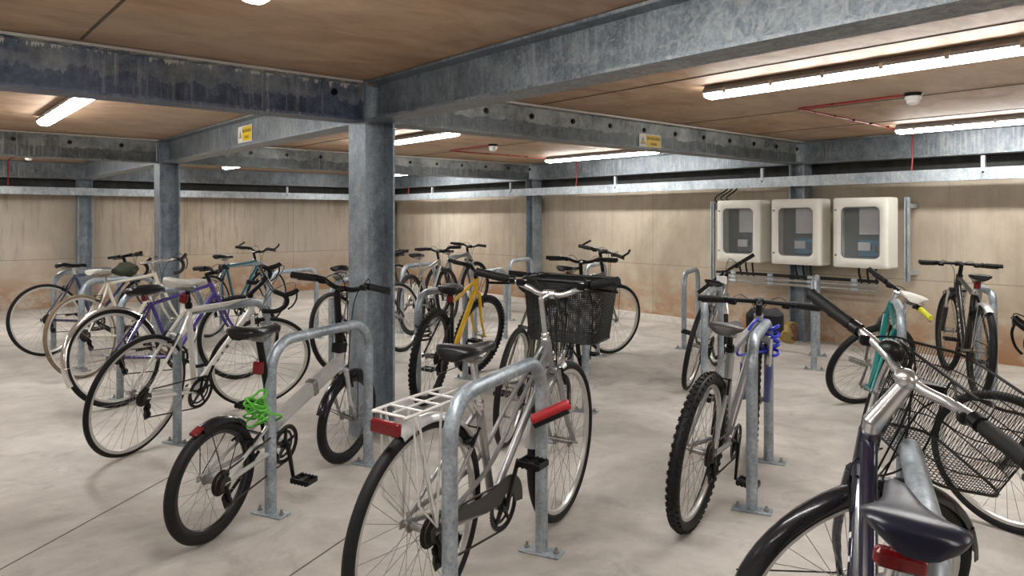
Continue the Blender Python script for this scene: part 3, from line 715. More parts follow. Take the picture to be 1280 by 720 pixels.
    # ---- extras
    if guards:
        def guard(cn, a0, a1, fn):
            m = MB(); rings = []
            for k in range(25):
                a = R(a0 + (a1 - a0) * k / 24); rr = r + .012; pr = []
                for yy, dz in ((-.026, -.020), (-.022, -.006), (-.012, .001), (0, .003), (.012, .001), (.022, -.006), (.026, -.020), (.024, -.021), (.0205, -.008), (.011, -.001), (0, .001), (-.011, -.001), (-.0205, -.008), (-.024, -.021)):
                    pr.append(fn(cn + V(((rr + dz) * math.cos(a), yy * (tr / .018) ** .5, (rr + dz) * math.sin(a)))))
                rings.append(m.ring(pr))
            m.skin(rings)
            for aa in (a0 + (a1 - a0) * .12, a0 + (a1 - a0) * .88):
                a = R(aa)
                for sy in (-1, 1): m.tube([fn(cn + V(((r + .008) * math.cos(a), sy * .024, (r + .008) * math.sin(a)))), fn(cn + V((0, sy * .063, 0)))], .0022, 5)
            return m
        gr_ = guards if not isinstance(guards, tuple) else guards
        g0, g1 = (guards, guards) if not isinstance(guards, tuple) else guards
        if g0:
            gq = guard(RH, *guardspan[1], lambda p: p).build('mudguard', g0, o)
            if small:
                a = R(guardspan[0][0] if False else guardspan[1][1] + 3)
                MB().rbox(RH + V(((r + .010) * math.cos(a), 0, (r + .010) * math.sin(a))), (.05, .036, .014), .006, Matrix.Rotation(PI / 2 - a, 3, 'Y')).build('reflector', RED, gq)
        if g1: guard(FH, *guardspan[0], S).build('mudguard', g1, o)
    if rack:
        rk = MB(); z = 2 * r + .055; x0, x1 = -.165, .20
        rk.tube(catmull([(x1, -.02, z), (x1 - .06, -.055, z), (x0 + .02, -.062, z), (x0, -.04, z), (x0, .04, z), (x0 + .02, .062, z), (x1 - .06, .055, z), (x1, .02, z)], 5, True), .0050, 8, True)
        for x in (-.09, .0, .09): rk.tube([(x, -.060, z), (x, .060, z)], .0042, 6)
        rk.tube([(x0 + .01, 0, z), (x1, 0, z)], .0042, 6)
        for sy in (-1, 1):
            rk.tube([(x0 + .05, sy * .060, z), (.0, sy * .066, r + .02)], .0042, 6); rk.tube([(x0 + .17, sy * .060, z), (.0, sy * .066, r + .02)], .0042, 6)
            rk.tube([(x0 + .03, sy * .060, z), (-.10, sy * .068, r + .12), (.0, sy * .066, r + .02)], .0036, 6)
            rk.tube([(x1, sy * .02, z), (sc_.x - .01, sy * .016, sc_.z - .01)], .0045, 6)
        rko = rk.build('rack', plain('pale_rack', (0.74, 0.73, 0.71, 1), .35, .5, .06, 30), o)
        MB().rbox((x0 - .018, 0, z - .035), (.022, .105, .040), .008).build('rear_light', RED, rko)
    if kick:
        MB().tube([BB + V((-.06, .045, -.03)), BB + V((-.16, .12, -.22))], .008, 8).build('kickstand', BPLAST, o)
    if front_light:
        f0 = S(ax(L1 - .01, .055, 0)); fd = (S(ax(L1 - .01, .25, 0)) - f0).normalized()
        MB().lathe([(.012, -.03), (.024, -.015), (.032, .015), (.030, .02)], f0 + fd * .03, fd, 16).build('headlamp', SILVER, o)
    if basket:
        kind = basket[0]; bo = basket[1:]
        fx, w0, l0, hh, zoff, bmat = bo[:6]; ysh = bo[6] if len(bo) > 6 else 0                       # gap ahead of the bar, half width, length, height, top offset, material
        T = lambda x, y, z: S(V((BCu.x + fx + x, y + ysh, BCu.z + zoff + z)))
        bm_ = MB(); top = []; bot = []; tp = .84
        def loop_(k, z):
            pts = []; c = .05
            wv = w0 * k; l1 = l0 * (1 - (1 - k) * .35); x_0 = l0 * (1 - k) * .12
            for sx, sy, a0 in ((1, 1, 0), (0, 1, 90), (0, -1, 180), (1, -1, 270)):
                for j in range(5):
                    a = R(a0 + 90 * j / 4); ccx = x_0 + (l1 - c if sx else c); ccy = sy * (wv - c); pts.append(V((ccx + c * math.cos(a), ccy + c * math.sin(a), z)))
            return pts
        def resample(p, n_):
            p = p + [p[0]]; L = [0]
            for a, b in zip(p, p[1:]): L.append(L[-1] + (b - a).length)
            out = []; j = 0
            for i in range(n_):
                q = L[-1] * i / n_
                while L[j + 1] < q: j += 1
                out.append(p[j].lerp(p[j + 1], (q - L[j]) / max(L[j + 1] - L[j], 1e-9)))
            return out
        N, wt, NR = (150, .0018, 32) if kind == 'mesh' else (110, .0009, 5)
        t_, b_ = resample(loop_(1, 0), N), resample(loop_(tp, -hh), N)
        for a, b in zip(t_, b_): bm_.tube([T(*a), T(*b)], wt, 3)
        for k in range(1, NR):
            q = k / NR; bm_.tube([T(*(a.lerp(b, q))) for a, b in zip(t_, b_)][::2], wt if kind == 'mesh' else .002, 3, True)
        xs = sorted(set(round(p.x, 3) for p in b_))
        nb = 26 if kind == 'mesh' else 22
        for k in range(1, nb): y = -w0 * tp + 2 * w0 * tp * k / nb; x_0 = l0 * (1 - tp) * .12; l1 = l0 * (1 - (1 - tp) * .35); bm_.tube([T(x_0 + .004, y, -hh), T(l1 - .004, y, -hh)], wt, 3)
        for k in range(1, 12): x_0 = l0 * (1 - tp) * .12; l1 = l0 * (1 - (1 - tp) * .35); x = x_0 + (l1 - x_0) * k / 12; bm_.tube([T(x, -w0 * tp + .006, -hh), T(x, w0 * tp - .006, -hh)], wt, 3)
        bo_ = bm_.build('basket', bmat, o)
        MB().tube([T(*p) for p in loop_(1, .0)], .007 if kind == 'mesh' else .004, 8, True).build('rim', bmat, bo_)
        MB().tube([T(*p) for p in loop_(tp, -hh)], .004, 8, True).build('rim', bmat, bo_)
        if kind == 'mesh':                                        # solid fabric hem round the mouth of the basket
            hm_ = MB(); r4 = [hm_.ring([T(*(a.lerp(b, q) + V((0, 0, 0)))) for a, b in zip(t_, b_)]) for q in (0.0, .17)]
            r5 = [hm_.ring([T(*(V((a.x * .985 + .002, a.y * .985, a.z)).lerp(V((b.x * .985 + .002, b.y * .985, b.z)), q))) for a, b in zip(t_, b_)]) for q in (.17, 0.0)]
            hm_.skin([r4[0], r4[1], r5[0], r5[1]], True); hm_.build('hem', BPLAST, bo_)
        br = MB().box(T(-.02, 0, -.05), (.05, .10, .02)); br.tube([T(-fx, .03, -zoff), T(.0, .05, -.06)], .005, 6); br.tube([T(-fx, -.03, -zoff), T(.0, -.05, -.06)], .005, 6); br.build('bracket', BPLAST, bo_)
    o['_k'] = 0; del o['_k']
    return o, dict(BB=BB, SD=SD, H0=H0, H1=H1, ST=ST, S=S, BC=BCu, ax=ax, sc=sc_, bp=bp, L1=L1)
P = plain
NAVY = P('dark_blue_paint', (0.035, 0.045, 0.11, 1), .3, .2, .1, 20, .5)
PURPLE = P('purple_paint', (0.055, 0.035, 0.22, 1), .25, .1, .1, 20, .5)
WHITE = P('white_paint', (0.74, 0.73, 0.69, 1), .3, 0, .04, 20, .4)
CREAM = P('cream_paint', (0.66, 0.62, 0.52, 1), .35, 0, .06, 20, .3)
TEAL = P('teal_paint', (0.010, 0.13, 0.17, 1), .3, .1, .1, 20, .4)
TEALG = P('green_teal_paint', (0.005, 0.15, 0.145, 1), .3, .1, .1, 20, .4)
YELL = P('yellow_paint', (0.72, 0.43, 0.015, 1), .3, 0, .08, 20, .4)
GREYP = P('grey_paint', (0.16, 0.155, 0.15, 1), .35, .2, .1, 20, .3)
LGREY = P('silver_paint', (0.33, 0.33, 0.335, 1), .3, .6, .06, 20, .3)
BPAINT = P('black_paint', (0.016, 0.015, 0.016, 1), .28, .1, .15, 20, .5)
OLIVE = P('olive_paint', (0.09, 0.095, 0.06, 1), .4, .1, .1, 20, .2)
MIDN = P('midnight_blue_paint', (0.006, 0.006, 0.024, 1), .25, .0, .1, 20, .8)
BLUEF = P('violet_blue_paint', (0.07, 0.08, 0.28, 1), .3, .1, .1, 20, .4)
WSAD = P('white_saddle_cover', (0.56, 0.55, 0.51, 1), .45, 0, .06, 60)
GSAD = P('dark_grey_saddle_cover', (0.045, 0.042, 0.045, 1), .45, 0, .1, 60)
BLUESAD = P('black_blue_saddle_cover', (0.008, 0.010, 0.024, 1), .3, 0, .1, 60)
CHROME = P('bright_mudguard', (0.72, 0.71, 0.70, 1), .2, .9, .04, 20)
SILG = P('silver_mudguard', (0.60, 0.60, 0.62, 1), .3, .7, .05, 20)
BGUARD = P('black_mudguard', (0.012, 0.012, 0.016, 1), .25, 0, .1, 20, .3)
BWIRE = P('black_wire', (0.012, 0.012, 0.012, 1), .4, .2, .1, 40)
DGREY = P('dark_grey_guard', (0.026, 0.025, 0.021, 1), .4, 0, .1, 40)

# --- foreground, middle
bicycle('silver city bicycle with step-through frame, rear rack and black mesh front basket', -.302, 2.266, 29.6, 2.8, -3.7, .869, 1.035, reach=.10, bw=.305, rise=.045, sweep=.07,
        style='mixte', bars='swept', tr=.019, frame=LGREY, fork=LGREY, barmat=SILVER, stem='quill', stemmat=SILVER, guards=(SILG, SILG), guardspan=((96, 170), (28, 112)), rack=True,
        basket=('mesh', .075, .185, .26, .255, .05, BWIRE, -.01), ring=.088, crank=72, chaincase=DGREY, kick=False, front_light=True, post=SILVER)
bicycle('silver folding bicycle with small wheels, tall black bar post and green lock', -1.225, 2.934, 19.2, 5, 4, .835, .98, r=.245, wb=1.0, reach=.06, bw=.29, sweep=.05, rise=.035, ha=78, seat_slope=.40,
        style='folding', bars='riser', tr=.022, frame=P('bright_silver_paint', (0.52, 0.52, 0.51, 1), .32, .45, .06, 20, .3), fork=SILVER, rim=RIMB, barmat=BLACKM, stemmat=BLACKM, post=BLACKM, guards=(BGUARD, BGUARD), guardspan=((75, 165), (52, 112)), ring=.085, crank=-75, rear_light=.62, kick=True, tube=.017, spokes=24)
bicycle('white road bicycle with white saddle and black drop bars', -2.11, 4.00, 18, 11.5, 38, .965, .945, reach=.12, stem='slant',
        bars='drop', tr=.0145, frame=WHITE, fork=WHITE, barmat=BLACKM, stemmat=BLACKM, saddlemat=WSAD, ring=.098, crank=75, rear_light=.55, decal='down', decal_mat=BLACKM, tube=.017, post=BLACKM, pedal=False, crankmat=BLACKM)
bicycle('yellow mountain bicycle with black knobbly tyres seen from behind', -.60, 5.10, 16, 6, 18, .80, .90, r=.335, bars='riser', rise=.04, tr=.024, knobs=True, style='slope', frame=YELL, fork=YELL, frame2=BPAINT, rim=RIMB,
        rear_light=.45, cover=BLACK, ring=.085, crank=40)
bicycle('dark olive bicycle parked beyond the city bicycle, mostly hidden by its basket', -.03, 4.17, 15, 6, 0, .90, .90, bars='flat', tr=.017, frame=OLIVE, fork=OLIVE, rim=RIMS, crank=20)
bicycle('grey bicycle behind the folding bicycle, just left of the near column', -1.444, 6.16, 22.3, -10, 7, .885, .95, bars='riser', rise=.03, tr=.020, frame=GREYP, fork=BPAINT, saddlebag=GREYP, guards=None)
bicycle('dark bicycle near the far wall, left of the near column', -1.95, 8.95, 24, -3, 0, .72, .86, bars='flat', tr=.018, frame=GREYP, fork=BPAINT)
# --- left cluster
bicycle('dark blue bicycle with black saddle, farthest left of all', -4.389, 6.885, 31.5, -7, 1, .856, .92, bars='flat', tr=.016, frame=NAVY, fork=NAVY, tube=.015)
bicycle('cream white racing bicycle with tan tyres and white saddle at the left', -3.482, 5.935, 17.6, -6.6, 0, .862, .906, bars='drop', tr=.015, frame=CREAM, fork=CREAM, tyremat=TAN, saddlemat=WSAD, stem='quill', stemmat=SILVER, barmat=SILVER, gripmat=BLACK, tube=.014)
bicycle('purple bicycle with bright rear mudguard and bulky black saddle', -2.71, 5.02, 31, -10, 16, .80, .92, bars='riser', rise=.04, tr=.019, style='slope', tube=.0145, frame=PURPLE, fork=PURPLE, guards=(CHROME, None), guardspan=((20, 150), (30, 205)), rear_light=.75, cover=LEATHER)
bicycle('teal bicycle inside the hoop stand near the far wall', -3.308, 7.969, 16.2, -1, 9, .88, .94, bars='riser', rise=.04, tr=.017, frame=TEAL, fork=BPAINT, bar_ends=True)
# --- far middle
bicycle('small grey bicycle in the hoop stand just right of the near column', -1.10, 8.11, 18, -4, 0, .89, .94, bars='riser', rise=.04, tr=.021, style='slope', frame=LGREY, fork=BPAINT, rim=RIMB)
bicycle('dark suspension bicycle against the far wall beyond the yellow one', -.975, 9.6, 25, 0, 8, .87, .93, bars='riser', rise=.03, tr=.023, style='slope', frame=GREYP, fork=BPAINT, susp=GREYP, rim=RIMB)
bicycle('dark bicycle with a large bare front wheel in front of the kerb', .322, 6.143, 37.6, 2, 19, .881, .995, reach=.07, bars='flat', rise=0, bar_ends=True, tr=.018, frame=GREYP, fork=LGREY, guards=(None, BGUARD), guardspan=((85, 120), (30, 170)), rear_light=.7, crank=-80)
bicycle('silver grey bicycle leaning beside the one with the bare front wheel', .24, 5.42, 22, 3, -6, .86, .96, bars='riser', rise=.03, tr=.019, frame=LGREY, fork=LGREY)
# --- right cluster
bicycle('silver and blue mountain bicycle with knobbly tyres tied by a blue lock', .746, 3.06, 31.4, 7, -13, .836, .875, r=.33, reach=.09, bw=.30, sweep=.04, bars='flat', tr=.025, knobs=True, style='slope', frame=LGREY, fork=LGREY, susp=BLUEF,
        saddlemat=GSAD, post=BLACKM, ring=.08, crank=-100, tube=.018)
bicycle('silver bicycle behind the blue-locked stand with a small white plate on its bars', 1.334, 5.547, 24.8, 12, -25, .82, .845, reach=.085, bw=.28, bars='flat', tr=.018, frame=LGREY, fork=LGREY, guards=(None, SILG), guardspan=((20, 150), (60, 120)), bar_roll=-38)
bicycle('teal mountain bicycle with one yellow grip and pale saddle', 1.971, 4.092, 21, 18, 53, .90, .865, r=.33, reach=.08, bars='flat', tr=.023, style='slope', frame=TEALG, fork=GREYP, stemmat=SILVER, gripmat=[YELLOWP, BLACK], saddlemat=WSAD, crankmat=DULL, crank=-60, post=SILVER)
bicycle('black mountain bicycle with white lettering near the right wall', 3.369, 5.271, 20, 4, -4, .87, .925, bars='flat', rise=0, tr=.023, style='slope', frame=BPAINT, fork=BPAINT, susp=BPAINT, rim=RIMB, decal='down', rear_light=.8, guards=(SILG, BGUARD), guardspan=((65, 110), (75, 120)), tube=.019)
bicycle('dark blue bicycle in the right foreground with silver stem and black wire basket', .452, .985, 21, 7.5, 57, .835, .975, reach=.085, bw=.35, sweep=.05, rise=.02, bars='swept', tr=.020, style='step', frame=MIDN, fork=MIDN, barmat=SILVER, stem='slant', stemmat=SILVER, saddlemat=BLUESAD,
        guards=(MIDN, BGUARD), guardspan=((30, 200), (30, 165)), rear_light=.72, light_size=(.03, .08, .03), basket=('wire', .09, .155, .25, .23, .03, BWIRE, .03), decal='down', bell=True, tube=.019)
bicycle('small-wheeled bicycle cut off by the right edge with its front wheel showing', 1.670, 2.055, 19.7, 12.5, -56, .80, .92, r=.30, bars='drop', bw=.20, reach=.02, tr=.019, frame=BPAINT, fork=BPAINT, rim=RIMS, crank=-60)
# ------------------------------------------------------------------ meter cabinets on the right wall
CABM = P('cream_cabinet_plastic', (0.78, 0.765, 0.70, 1), .4, 0, .03, 10)
CABIN = P('cabinet_interior', (0.25, 0.27, 0.28, 1), .5, 0, .05, 10)
METER = P('pale_meter_case', (0.62, 0.62, 0.66, 1), .4, 0, .04, 20)
METERB = P('blue_meter_panel', (0.16, 0.30, 0.42, 1), .4, 0, .1, 20)
SEAL = P('grey_window_seal', (0.20, 0.21, 0.23, 1), .5, 0, .1, 20)
XF, XB = 4.84, 5.06
CSC = (XF + 2.214) / (5.01 + 2.214)
def rrect(w_, h_, r, n=5):
    o = []
    for sx, sy, a0 in ((1, 1, 0), (-1, 1, 90), (-1, -1, 180), (1, -1, 270)):
        for k in range(n + 1):
            a = R(a0 + 90 * k / n); o.append((sx * (w_ / 2 - r) + r * math.cos(a), sy * (h_ / 2 - r) + r * math.sin(a)))
    return o
def cabinet(y0, y1, label):
    y0, y1 = -3.87 + (y0 + 3.87) * CSC, -3.87 + (y1 + 3.87) * CSC
    zc, hh, wd = 1.162, .675, y1 - y0; yc = (y0 + y1) / 2
    o = thing('meter_cabinet', label, 'cabinet', (XF, yc, zc), (0, 0, 0), 'meter cabinets on the right wall')
    D = XB - XF
    # local axes: x into the wall, y along the wall, z up
    m = MB(); ring = lambda w_, h_, r, x: m.ring([(x, a, b) for a, b in rrect(w_, h_, r)])
    m.skin([ring(wd, hh, .02, .035), ring(wd, hh, .02, D), ring(wd - .03, hh - .03, .015, D), ring(wd - .03, hh - .03, .015, D - .012), ring(.01, .01, .004, D - .012)], caps=False)
    m.skin([ring(wd, hh, .02, .035), ring(wd - .012, hh - .012, .018, .035), ring(wd - .03, hh - .03, .015, .05), ring(wd - .03, hh - .03, .015, D - .012)], caps=False)
    m.build('body', CABM, o)
    d = MB(); rg = lambda w_, h_, r, x, oy=0: d.ring([(x, a + oy, b) for a, b in rrect(w_, h_, r)])
    ww, wh = wd * .70, hh * .735
    d.skin([rg(ww, wh, .05, .020), rg(wd - .004, hh - .004, .02, .032), rg(wd - .002, hh - .002, .02, .012), rg(wd - .03, hh - .03, .02, 0), rg(ww + .02, wh + .02, .055, 0), rg(ww, wh, .05, .006), rg(ww, wh, .05, .020)], caps=False)
    do = d.build('door', CABM, o)
    s_ = MB(); rs = lambda k, x: s_.ring([(x, a, b) for a, b in rrect(ww - k, wh - k, .05 - k / 2)])
    s_.skin([rs(0, .004), rs(.016, .007), rs(.016, .016), rs(0, .018)], True); s_.build('window_seal', SEAL, do)
    g = MB(); r0 = g.ring([(.011, a, b) for a, b in rrect(ww - .012, wh - .012, .045)]); r1 = g.ring([(.014, a, b) for a, b in rrect(ww - .012, wh - .012, .045)]); g.skin([r0, r1]); g.build('window', GLASS, do)
    for z in (-.22, .22): MB().lathe([(.011, 0), (.011, -.003), (.006, -.005)], (.0, wd / 2 - .028, z), (1, 0, 0), 12).build('screw', SEAL, do)
    MB().box((D - .017, 0, 0), (.006, wd - .05, hh - .05)).build('back_panel', CABIN, o)
    yo = -.045
    MB().rbox((D - .06, yo, .11), (.07, .21, .26), .008).build('meter', METER, o)
    MB().rbox((D - .05, yo - .0, -.15), (.05, .24, .16), .006).build('terminal_panel', METERB if label.find('leftmost') < 0 else SEAL, o)
    MB().rbox((D - .09, yo + .055, -.135), (.03, .12, .08), .006).build('display', METER, o)
    MB().rbox((D - .085, yo - .07, -.15), (.02, .06, .07), .006).build('isolator', SEAL, o)
    k = MB()
    for y in (-.08, .0, .08): k.tube(catmull([(D - .05, y, -hh / 2 + .01), (D - .05, y, -hh / 2 - .06), (D - .01, y * .9, -hh / 2 - .16)], 4), .010, 8)
    k.build('cable', BPLAST, o)
    return o
cabinet(-.954, -.421, 'rightmost of the three cream meter cabinets')
cabinet(-.289, .252, 'middle of the three cream meter cabinets')
cabinet(.393, .929, 'leftmost of the three cream meter cabinets, under the slanting cables')
RAIL = GTRAY
def rail(y, z0, z1, label):
    o = thing('mounting_rail', label, 'mounting rail', (5.11, y, z0), (0, 0, 0), 'slotted rails beside the meter cabinets')
    sec = [(-.02, -.02), (-.02, .02), (-.012, .02), (-.012, .006), (-.017, .006), (-.017, -.006), (-.012, -.006), (-.012, -.02)]
    MB().prism([(-.02, -.02), (.02, -.02), (.02, .02), (-.02, .02), (-.02, .010), (.014, .010), (.014, -.010), (-.02, -.010)], (1, 0, 0), (0, 1, 0), (0, 0, 0), 0, z1 - z0, (0, 0, 1)).build('channel', RAIL, o)
    for z in (.08, (z1 - z0) - .08): MB().rbox((.12, 0, z), (.21, .04, .04), .004).build('bracket', RAIL, o)
    return o
ry = lambda px, x: cy + (x - cx) * ((-(px - 640) / FPX) * UA.y + UA.x) / (((px - 640) / FPX) * UA.x + UA.y)
rail(ry(1133, 5.09), .70, 1.50, 'slotted metal rail right of the rightmost meter cabinet')
rail(ry(890, 5.09), .55, 1.50, 'slotted metal rail left of the leftmost meter cabinet')
CONDUIT = P('grey_conduit', (0.36, 0.35, 0.33, 1), .45, .4, .1, 30)
for k, (z, mt, lb) in enumerate(((.690, BPLAST, 'topmost of the horizontal pipes under the meter cabinets, black'), (.645, CONDUIT, 'middle of the horizontal pipes under the meter cabinets, grey'), (.600, CONDUIT, 'lowest of the horizontal pipes under the meter cabinets, grey'))):
    y0, y1 = ry(1098, 5.02), ry(896, 5.02)
    o = thing('conduit', lb, 'pipe', (5.02, y0, z), (0, 0, 0), 'horizontal pipes under the meters')
    MB().tube([(0, 0, 0), (0, y1 - y0, 0)], .016, 12).build('pipe', mt, o)
    n_ = 4
    for j in range(n_):
        q = MB().lathe([(.021, -.03), (.021, .03)], (0, (y1 - y0) * (j + .5) / n_, 0), (0, 1, 0), 12); q.box((.03, (y1 - y0) * (j + .5) / n_, 0), (.05, .03, .03)); q.build('saddle_clip', RAIL, o)
cb = MB()
for k in range(3):
    ya = ry(905 + 6 * k, 5.03); yb = ry(897 + 7 * k, 4.98)
    cb = MB().tube(catmull([(5.03, ya - .05, TRZ - .02), (5.03, ya - .03, 1.62), (4.98, yb + .03, 1.535), (5.07, yb + .05 + .0 * k, 1.50 if k else 1.45), (5.07, yb + .05, 1.30 if k == 0 else 1.505)], 6), .0085, 8)
    o = cb.build('power_cable', BPLAST, None)
    tag(o, ('leftmost', 'middle', 'rightmost')[k] + ' of three black cables slanting down from the tray to the meters', 'cable', 'slanting black cables')

# ------------------------------------------------------------------ ceiling sensors and red cable
REDC = P('red_cable_sheath', (0.26, 0.025, 0.022, 1), .45, 0, .1, 30)
def sensor(x, y, label):
    o = thing('smoke_detector', label, 'smoke detector', (x, y, ZC), (0, 0, 0), 'ceiling detectors')
    MB().lathe([(.052, 0), (.054, -.012), (.048, -.022), (.0, -.022)], (0, 0, 0), (0, 0, 1), 22).build('base', BLACKM, o)
    MB().lathe([(.046, -.022), (.050, -.030), (.046, -.044), (.040, -.047), (.038, -.056), (.040, -.060), (.034, -.070), (.018, -.078), (0, -.080)], (0, 0, 0), (0, 0, 1), 22).build('head', WHITEP, o)
sensor(2.80, -2.00, 'round white smoke detector on the ceiling at the upper right')
sensor(2.80, 2.28, 'round white smoke detector on the ceiling right of the near column')
sensor(-.85, 7.1, 'small white smoke detector on the ceiling at the far left')
def redrun(y0, y1, label, dx=0.0):
    z = ZC - .008
    pts = [(2.80, y0 + .06, z), (2.83, y1 - .06, z), (2.85, y1, z), (2.90, y1 + .005, z), (4.9, y1 + .04, z), (5.00, y1 + .04, z), (5.035, y1 + .04, z - .03), (5.04, y1 + .04, 1.86), (5.02, y1 + .04, TRZ + .05)]
    o = thing('red_cable', label, 'cable', (0, 0, 0), (0, 0, 0), 'red fire alarm cables')
    MB().tube(pts, .0075, 8).build('cable', REDC, o)
    for k in range(9):
        a = Vector((2.82, y0 + .2 + (y1 - y0 - .3) * k / 3, z)) if k < 3 else Vector((3.1 + .33 * (k - 3), y1 + .01, z))
        MB().rbox(a + Vector((0, 0, .001)), (.016, .026, .012) if k >= 3 else (.026, .016, .012), .003).build('clip', BLACKM, o)
redrun(-2.00, -1.20, 'red cable from the upper right smoke detector to the right wall')
redrun(2.28, 3.15, 'red cable from the smoke detector right of the near column')
for y, lb in ((7.45, 'red cable dropping to the tray near the far corner'),):
    tag(MB().tube([(5.02, y, ZB - .0), (5.03, y, 1.84), (5.02, y, TRZ + .05)], .012, 8).build('red_cable', REDC), lb, 'cable', 'red fire alarm cables')
tag(MB().tube(catmull([(-.86, 7.17, ZC - .008), (-.95, 7.5, ZC - .008), (-.95, 8.12, ZC - .008), (-.95, 8.17, 2.05), (-.95, 8.20, TRZ + .05)], 4), .009, 8).build('red_cable', REDC), 'red cable dropping at the far left by the small smoke detector', 'cable', 'red fire alarm cables')

# ------------------------------------------------------------------ yellow warning signs on the beams
SIGNY = P('sign_yellow', (0.80, 0.55, 0.02, 1), .4, 0, .03, 10); SIGNW = P('sign_white', (0.78, 0.77, 0.72, 1), .4, 0, .03, 10); INK = P('sign_ink', (0.02, 0.018, 0.015, 1), .5, 0, .1, 10)
def sign(loc, rotz, label, wd=.20, hh=.105):
    o = thing('warning_sign', label, 'sign', loc, (0, 0, rotz), 'yellow warning signs on beams')   # faces local -y, x to the right
    MB().rbox((0, .002, 0), (wd, hh, .004), .006, Matrix.Rotation(R(90), 3, 'X')).build('plate', SIGNW, o)
    MB().rbox((wd * .15, -.0008, 0), (wd * .64, hh * .84, .0012), .003, Matrix.Rotation(R(90), 3, 'X')).build('yellow_panel', SIGNY, o)
    t = MB(); a = wd * .105; c = (-wd * .33, 0)
    t.prism([(c[0] - a, -a * .85), (c[0] + a, -a * .85), (c[0], a * 1.0)], (1, 0, 0), (0, 0, 1), (0, 0, 0), -.0012, -.0004, (0, 1, 0)); t.build('triangle_border', INK, o)
    t = MB(); b = a * .68; t.prism([(c[0] - b, -b * .95), (c[0] + b, -b * .95), (c[0], b * .92)], (1, 0, 0), (0, 0, 1), (0, 0, 0), -.0018, -.0013, (0, 1, 0)); t.build('triangle_field', SIGNY, o)
    t = MB(); t.box((c[0], -.0022, .002), (.003, .0006, .011)); t.box((c[0], -.0022, -.0085), (.003, .0006, .003)); t.build('exclamation_mark', INK, o)
    for txt, z, sz in (('WARNING', .012, .026), ('HEAD', -.026, .022)):
        cu = bpy.data.curves.new('lettering', 'FONT'); cu.body = txt; cu.size = sz * wd / .2; cu.align_x = 'CENTER'; cu.extrude = .0004
        tmp = bpy.data.objects.new('tmp_text', cu); C.objects.link(tmp); bpy.context.view_layer.update()
        me = bpy.data.meshes.new_from_object(tmp.evaluated_get(bpy.context.evaluated_depsgraph_get())); me.name = 'lettering'
        bpy.data.objects.remove(tmp); bpy.data.curves.remove(cu); me.materials.clear(); me.materials.append(INK)
        to = bpy.data.objects.new('lettering', me); C.objects.link(to); to.parent = o
        to.location = (wd * .15, -.0020, (z - .004) * hh / .105); to.rotation_euler = (R(90), 0, 0)
def rx_(px):                                          # x where the sight line of a pixel column meets the bolted beam
    r_ = (px - 640) / FPX; return cx + (-.012 - cy) * (r_ * UA.x + UA.y) / (-r_ * UA.y + UA.x)
sign((-.012, ry(306, -.012), 1.985), R(-90), 'small yellow warning sign on the left beam between two columns', .30, .135)
sign((rx_(813), -.012, 1.945), 0, 'small yellow warning sign on the bolted beam at the upper middle', .29, .115)

# ------------------------------------------------------------------ locks and small things
def loc(X, d, z): x, y = B(X, d); return Vector((x, y, z))
def pix(px, py, d): return loc((px - 640) / FPX * d, d, HC - (py - HY) * d / FPX)
LRED = P('red_lock_rubber', (0.40, 0.012, 0.02, 1), .45, 0, .08, 40); LBLK = BPLAST
o = thing('bicycle_lock', 'red and black U-lock hanging across the stand of the silver city bicycle', 'lock', (0, 0, 0))
a, b = pix(666, 525, 2.77), pix(711, 505, 2.75); dv = (b - a).normalized()
MB().tube([a - dv * .004, a, b, b + dv * .004], [.016, .021, .021, .016], 14).build('crossbar', LRED, o)
dn = Vector((0, 0, -.018)); MB().tube([a + dn + dv * .004, b + dn - dv * .004], .018, 10).build('lock_body', LBLK, o)
bk = (pix(690, 470, 3.06) - (a + b) / 2)
MB().tube(catmull([a, a + bk * .55, a + bk * .85 + dv * .02, (a + b) / 2 + bk * 1.0, b + bk * .85 - dv * .02, b + bk * .55, b], 6), .009, 10).build('shackle', LBLK, o)
LBLU = P('blue_cable_sheath', (0.012, 0.03, 0.55, 1), .35, 0, .1, 40)
o = thing('cable_lock', 'bright blue cable lock coiled round the top of the stand by the mountain bicycle', 'lock', (0, 0, 0))
rnd = random.Random(3); cx0 = loc(1.35, 3.83, .69); m = MB(); pts = []
stv = (loc(1.37, 3.884, 0) - loc(1.068, 3.239, 0)).normalized(); sn = Vector((-stv.y, stv.x, 0))
for k in range(60):
    a = 2 * PI * k / 12; pts.append(cx0 + stv * (math.cos(a) * .062) + sn * (math.sin(a) * .05) + Vector((0, 0, .06 - .0027 * k + .012 * math.sin(a * 1.3 + k * .2))))
m.tube(catmull(pts, 2), .0085, 7)
m.tube(catmull([pts[0], loc(1.26, 3.70, .775), loc(1.19, 3.56, .80), loc(1.10, 3.50, .70), loc(1.06, 3.42, .66), loc(1.15, 3.55, .64), pts[-1]], 6), .006, 7)
m.build('cable', LBLU, o); MB().tube([cx0 + sn * .065 + stv * .02 + Vector((0, 0, -.06)), cx0 + sn * .065 + stv * .02 + Vector((0, 0, -.15))], .016, 10).build('lock_barrel', LBLK, o)
POUCH = P('black_fabric', (0.012, 0.012, 0.014, 1), .8, 0, .2, 90, 0, .3)
o = MB().rbox(pix(956, 402, 4.02), (.13, .19, .135), .045, Matrix.Rotation(YAW, 3, 'Z'), 6)
for i, v in enumerate(o.v): o.v[i] = v + Vector((0, 0, .012 * math.sin(v.x * 40) * math.cos(v.y * 37)))
tag(o.build('pouch', POUCH), 'rounded black fabric pouch over the corner of the stand with the blue lock', 'pouch')
LGRN = P('green_lock_sheath', (0.09, 0.42, 0.035, 1), .4, 0, .15, 60)
m = MB(); c0 = pix(322, 512, 3.12); pts = []
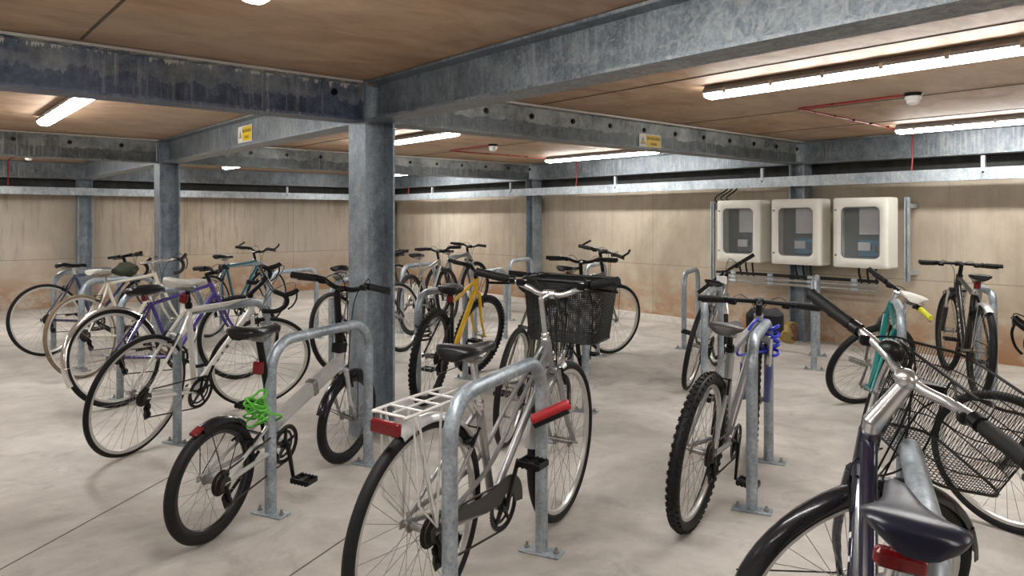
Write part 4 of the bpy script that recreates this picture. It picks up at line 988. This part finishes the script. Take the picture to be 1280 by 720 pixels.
for k in range(70):
    a = 2 * PI * k / 11; rr = .034 + .015 * math.sin(k * 1.7); pts.append(c0 + Vector((rr * math.cos(a) + .01 * math.sin(k), rr * math.sin(a), .055 - .0016 * k + .022 * math.sin(k * .9))))
m.tube(catmull(pts, 2), .0052, 6); m.tube(catmull([pts[5], pix(335, 516, 3.10), pix(352, 520, 3.14), pix(340, 526, 3.2), pts[40]], 6), .0052, 6)
tag(m.build('chain_lock', LGRN), 'tangled bright green lock round the seat tube of the folding bicycle', 'lock')
def coil(c, label, n=44, rx=.05, rz=.05, mat=BPLAST, th_=.008):
    m = MB(); pts = [c + Vector((rx * math.cos(k * .57) + .01 * math.sin(k * .8), rx * math.sin(k * .57) * .9, rz - 2 * rz * k / n + .015 * math.sin(k * .57 + 1))) for k in range(n)]
    m.tube(catmull(pts, 2), th_, 7); tag(m.build('cable_lock', mat), label, 'lock')
coil(pix(529, 414, 5.27), 'black coiled cable lock round the stand beside the yellow bicycle', 50, .055, .07)
coil(pix(517, 372, 8.3), 'yellowish cable lock looped inside the stand right of the near column', 14, .06, .16, P('ochre_sheath', (0.40, 0.30, 0.08, 1), .5, 0, .1, 40), .007)
GCL = P('dark_green_cloth', (0.028, 0.035, 0.018, 1), .9, 0, .25, 60, 0, .4)
m = MB().ell(pix(157, 337, 6.25), (.13, .075, .055), Matrix.Rotation(R(35), 3, 'Z'), 22, 12)
for i, v in enumerate(m.v): m.v[i] = v + Vector((.012 * math.sin(v.z * 90 + v.y * 30), .012 * math.cos(v.x * 45), .018 * math.sin(v.x * 38) * math.cos(v.y * 45)))
tag(m.build('cloth', GCL), 'crumpled dark green cloth lying between the white saddle and its bars', 'cloth')
m = MB().rbox(pix(902, 350, 5.9), (.085, .016, .065), .008, Matrix.Rotation(R(10), 3, 'Y') @ Matrix.Rotation(YAW - R(90), 3, 'Z'))
tag(m.build('plate', METER), 'small pale plate on the bars of the bicycle facing the viewer', 'plate')
SACK = P('ochre_sacking', (0.34, 0.25, 0.09, 1), .9, 0, .3, 50, 0, .4)
m = MB().ell(pix(984, 415, 7.60), (.10, .09, .12), None, 18, 12)
for i, v in enumerate(m.v): m.v[i] = v + Vector((.02 * math.sin(v.z * 45 + v.y * 20), .02 * math.cos(v.x * 30 + v.z * 25), .018 * math.sin(v.x * 38)))
tag(m.build('sack', SACK), 'crumpled ochre sack on the floor beside the wall column', 'sack')
m = MB().ell(pix(991, 416, 7.56), (.055, .05, .105), None, 16, 10)
for i, v in enumerate(m.v): m.v[i] = v + Vector((.006 * math.sin(v.z * 60), .006 * math.cos(v.z * 50), 0))
tag(m.build('bottle', P('brown_bottle', (0.10, 0.045, 0.02, 1), .3, 0, .2, 30)), 'dark brown lump beside the ochre sack', 'rubbish')
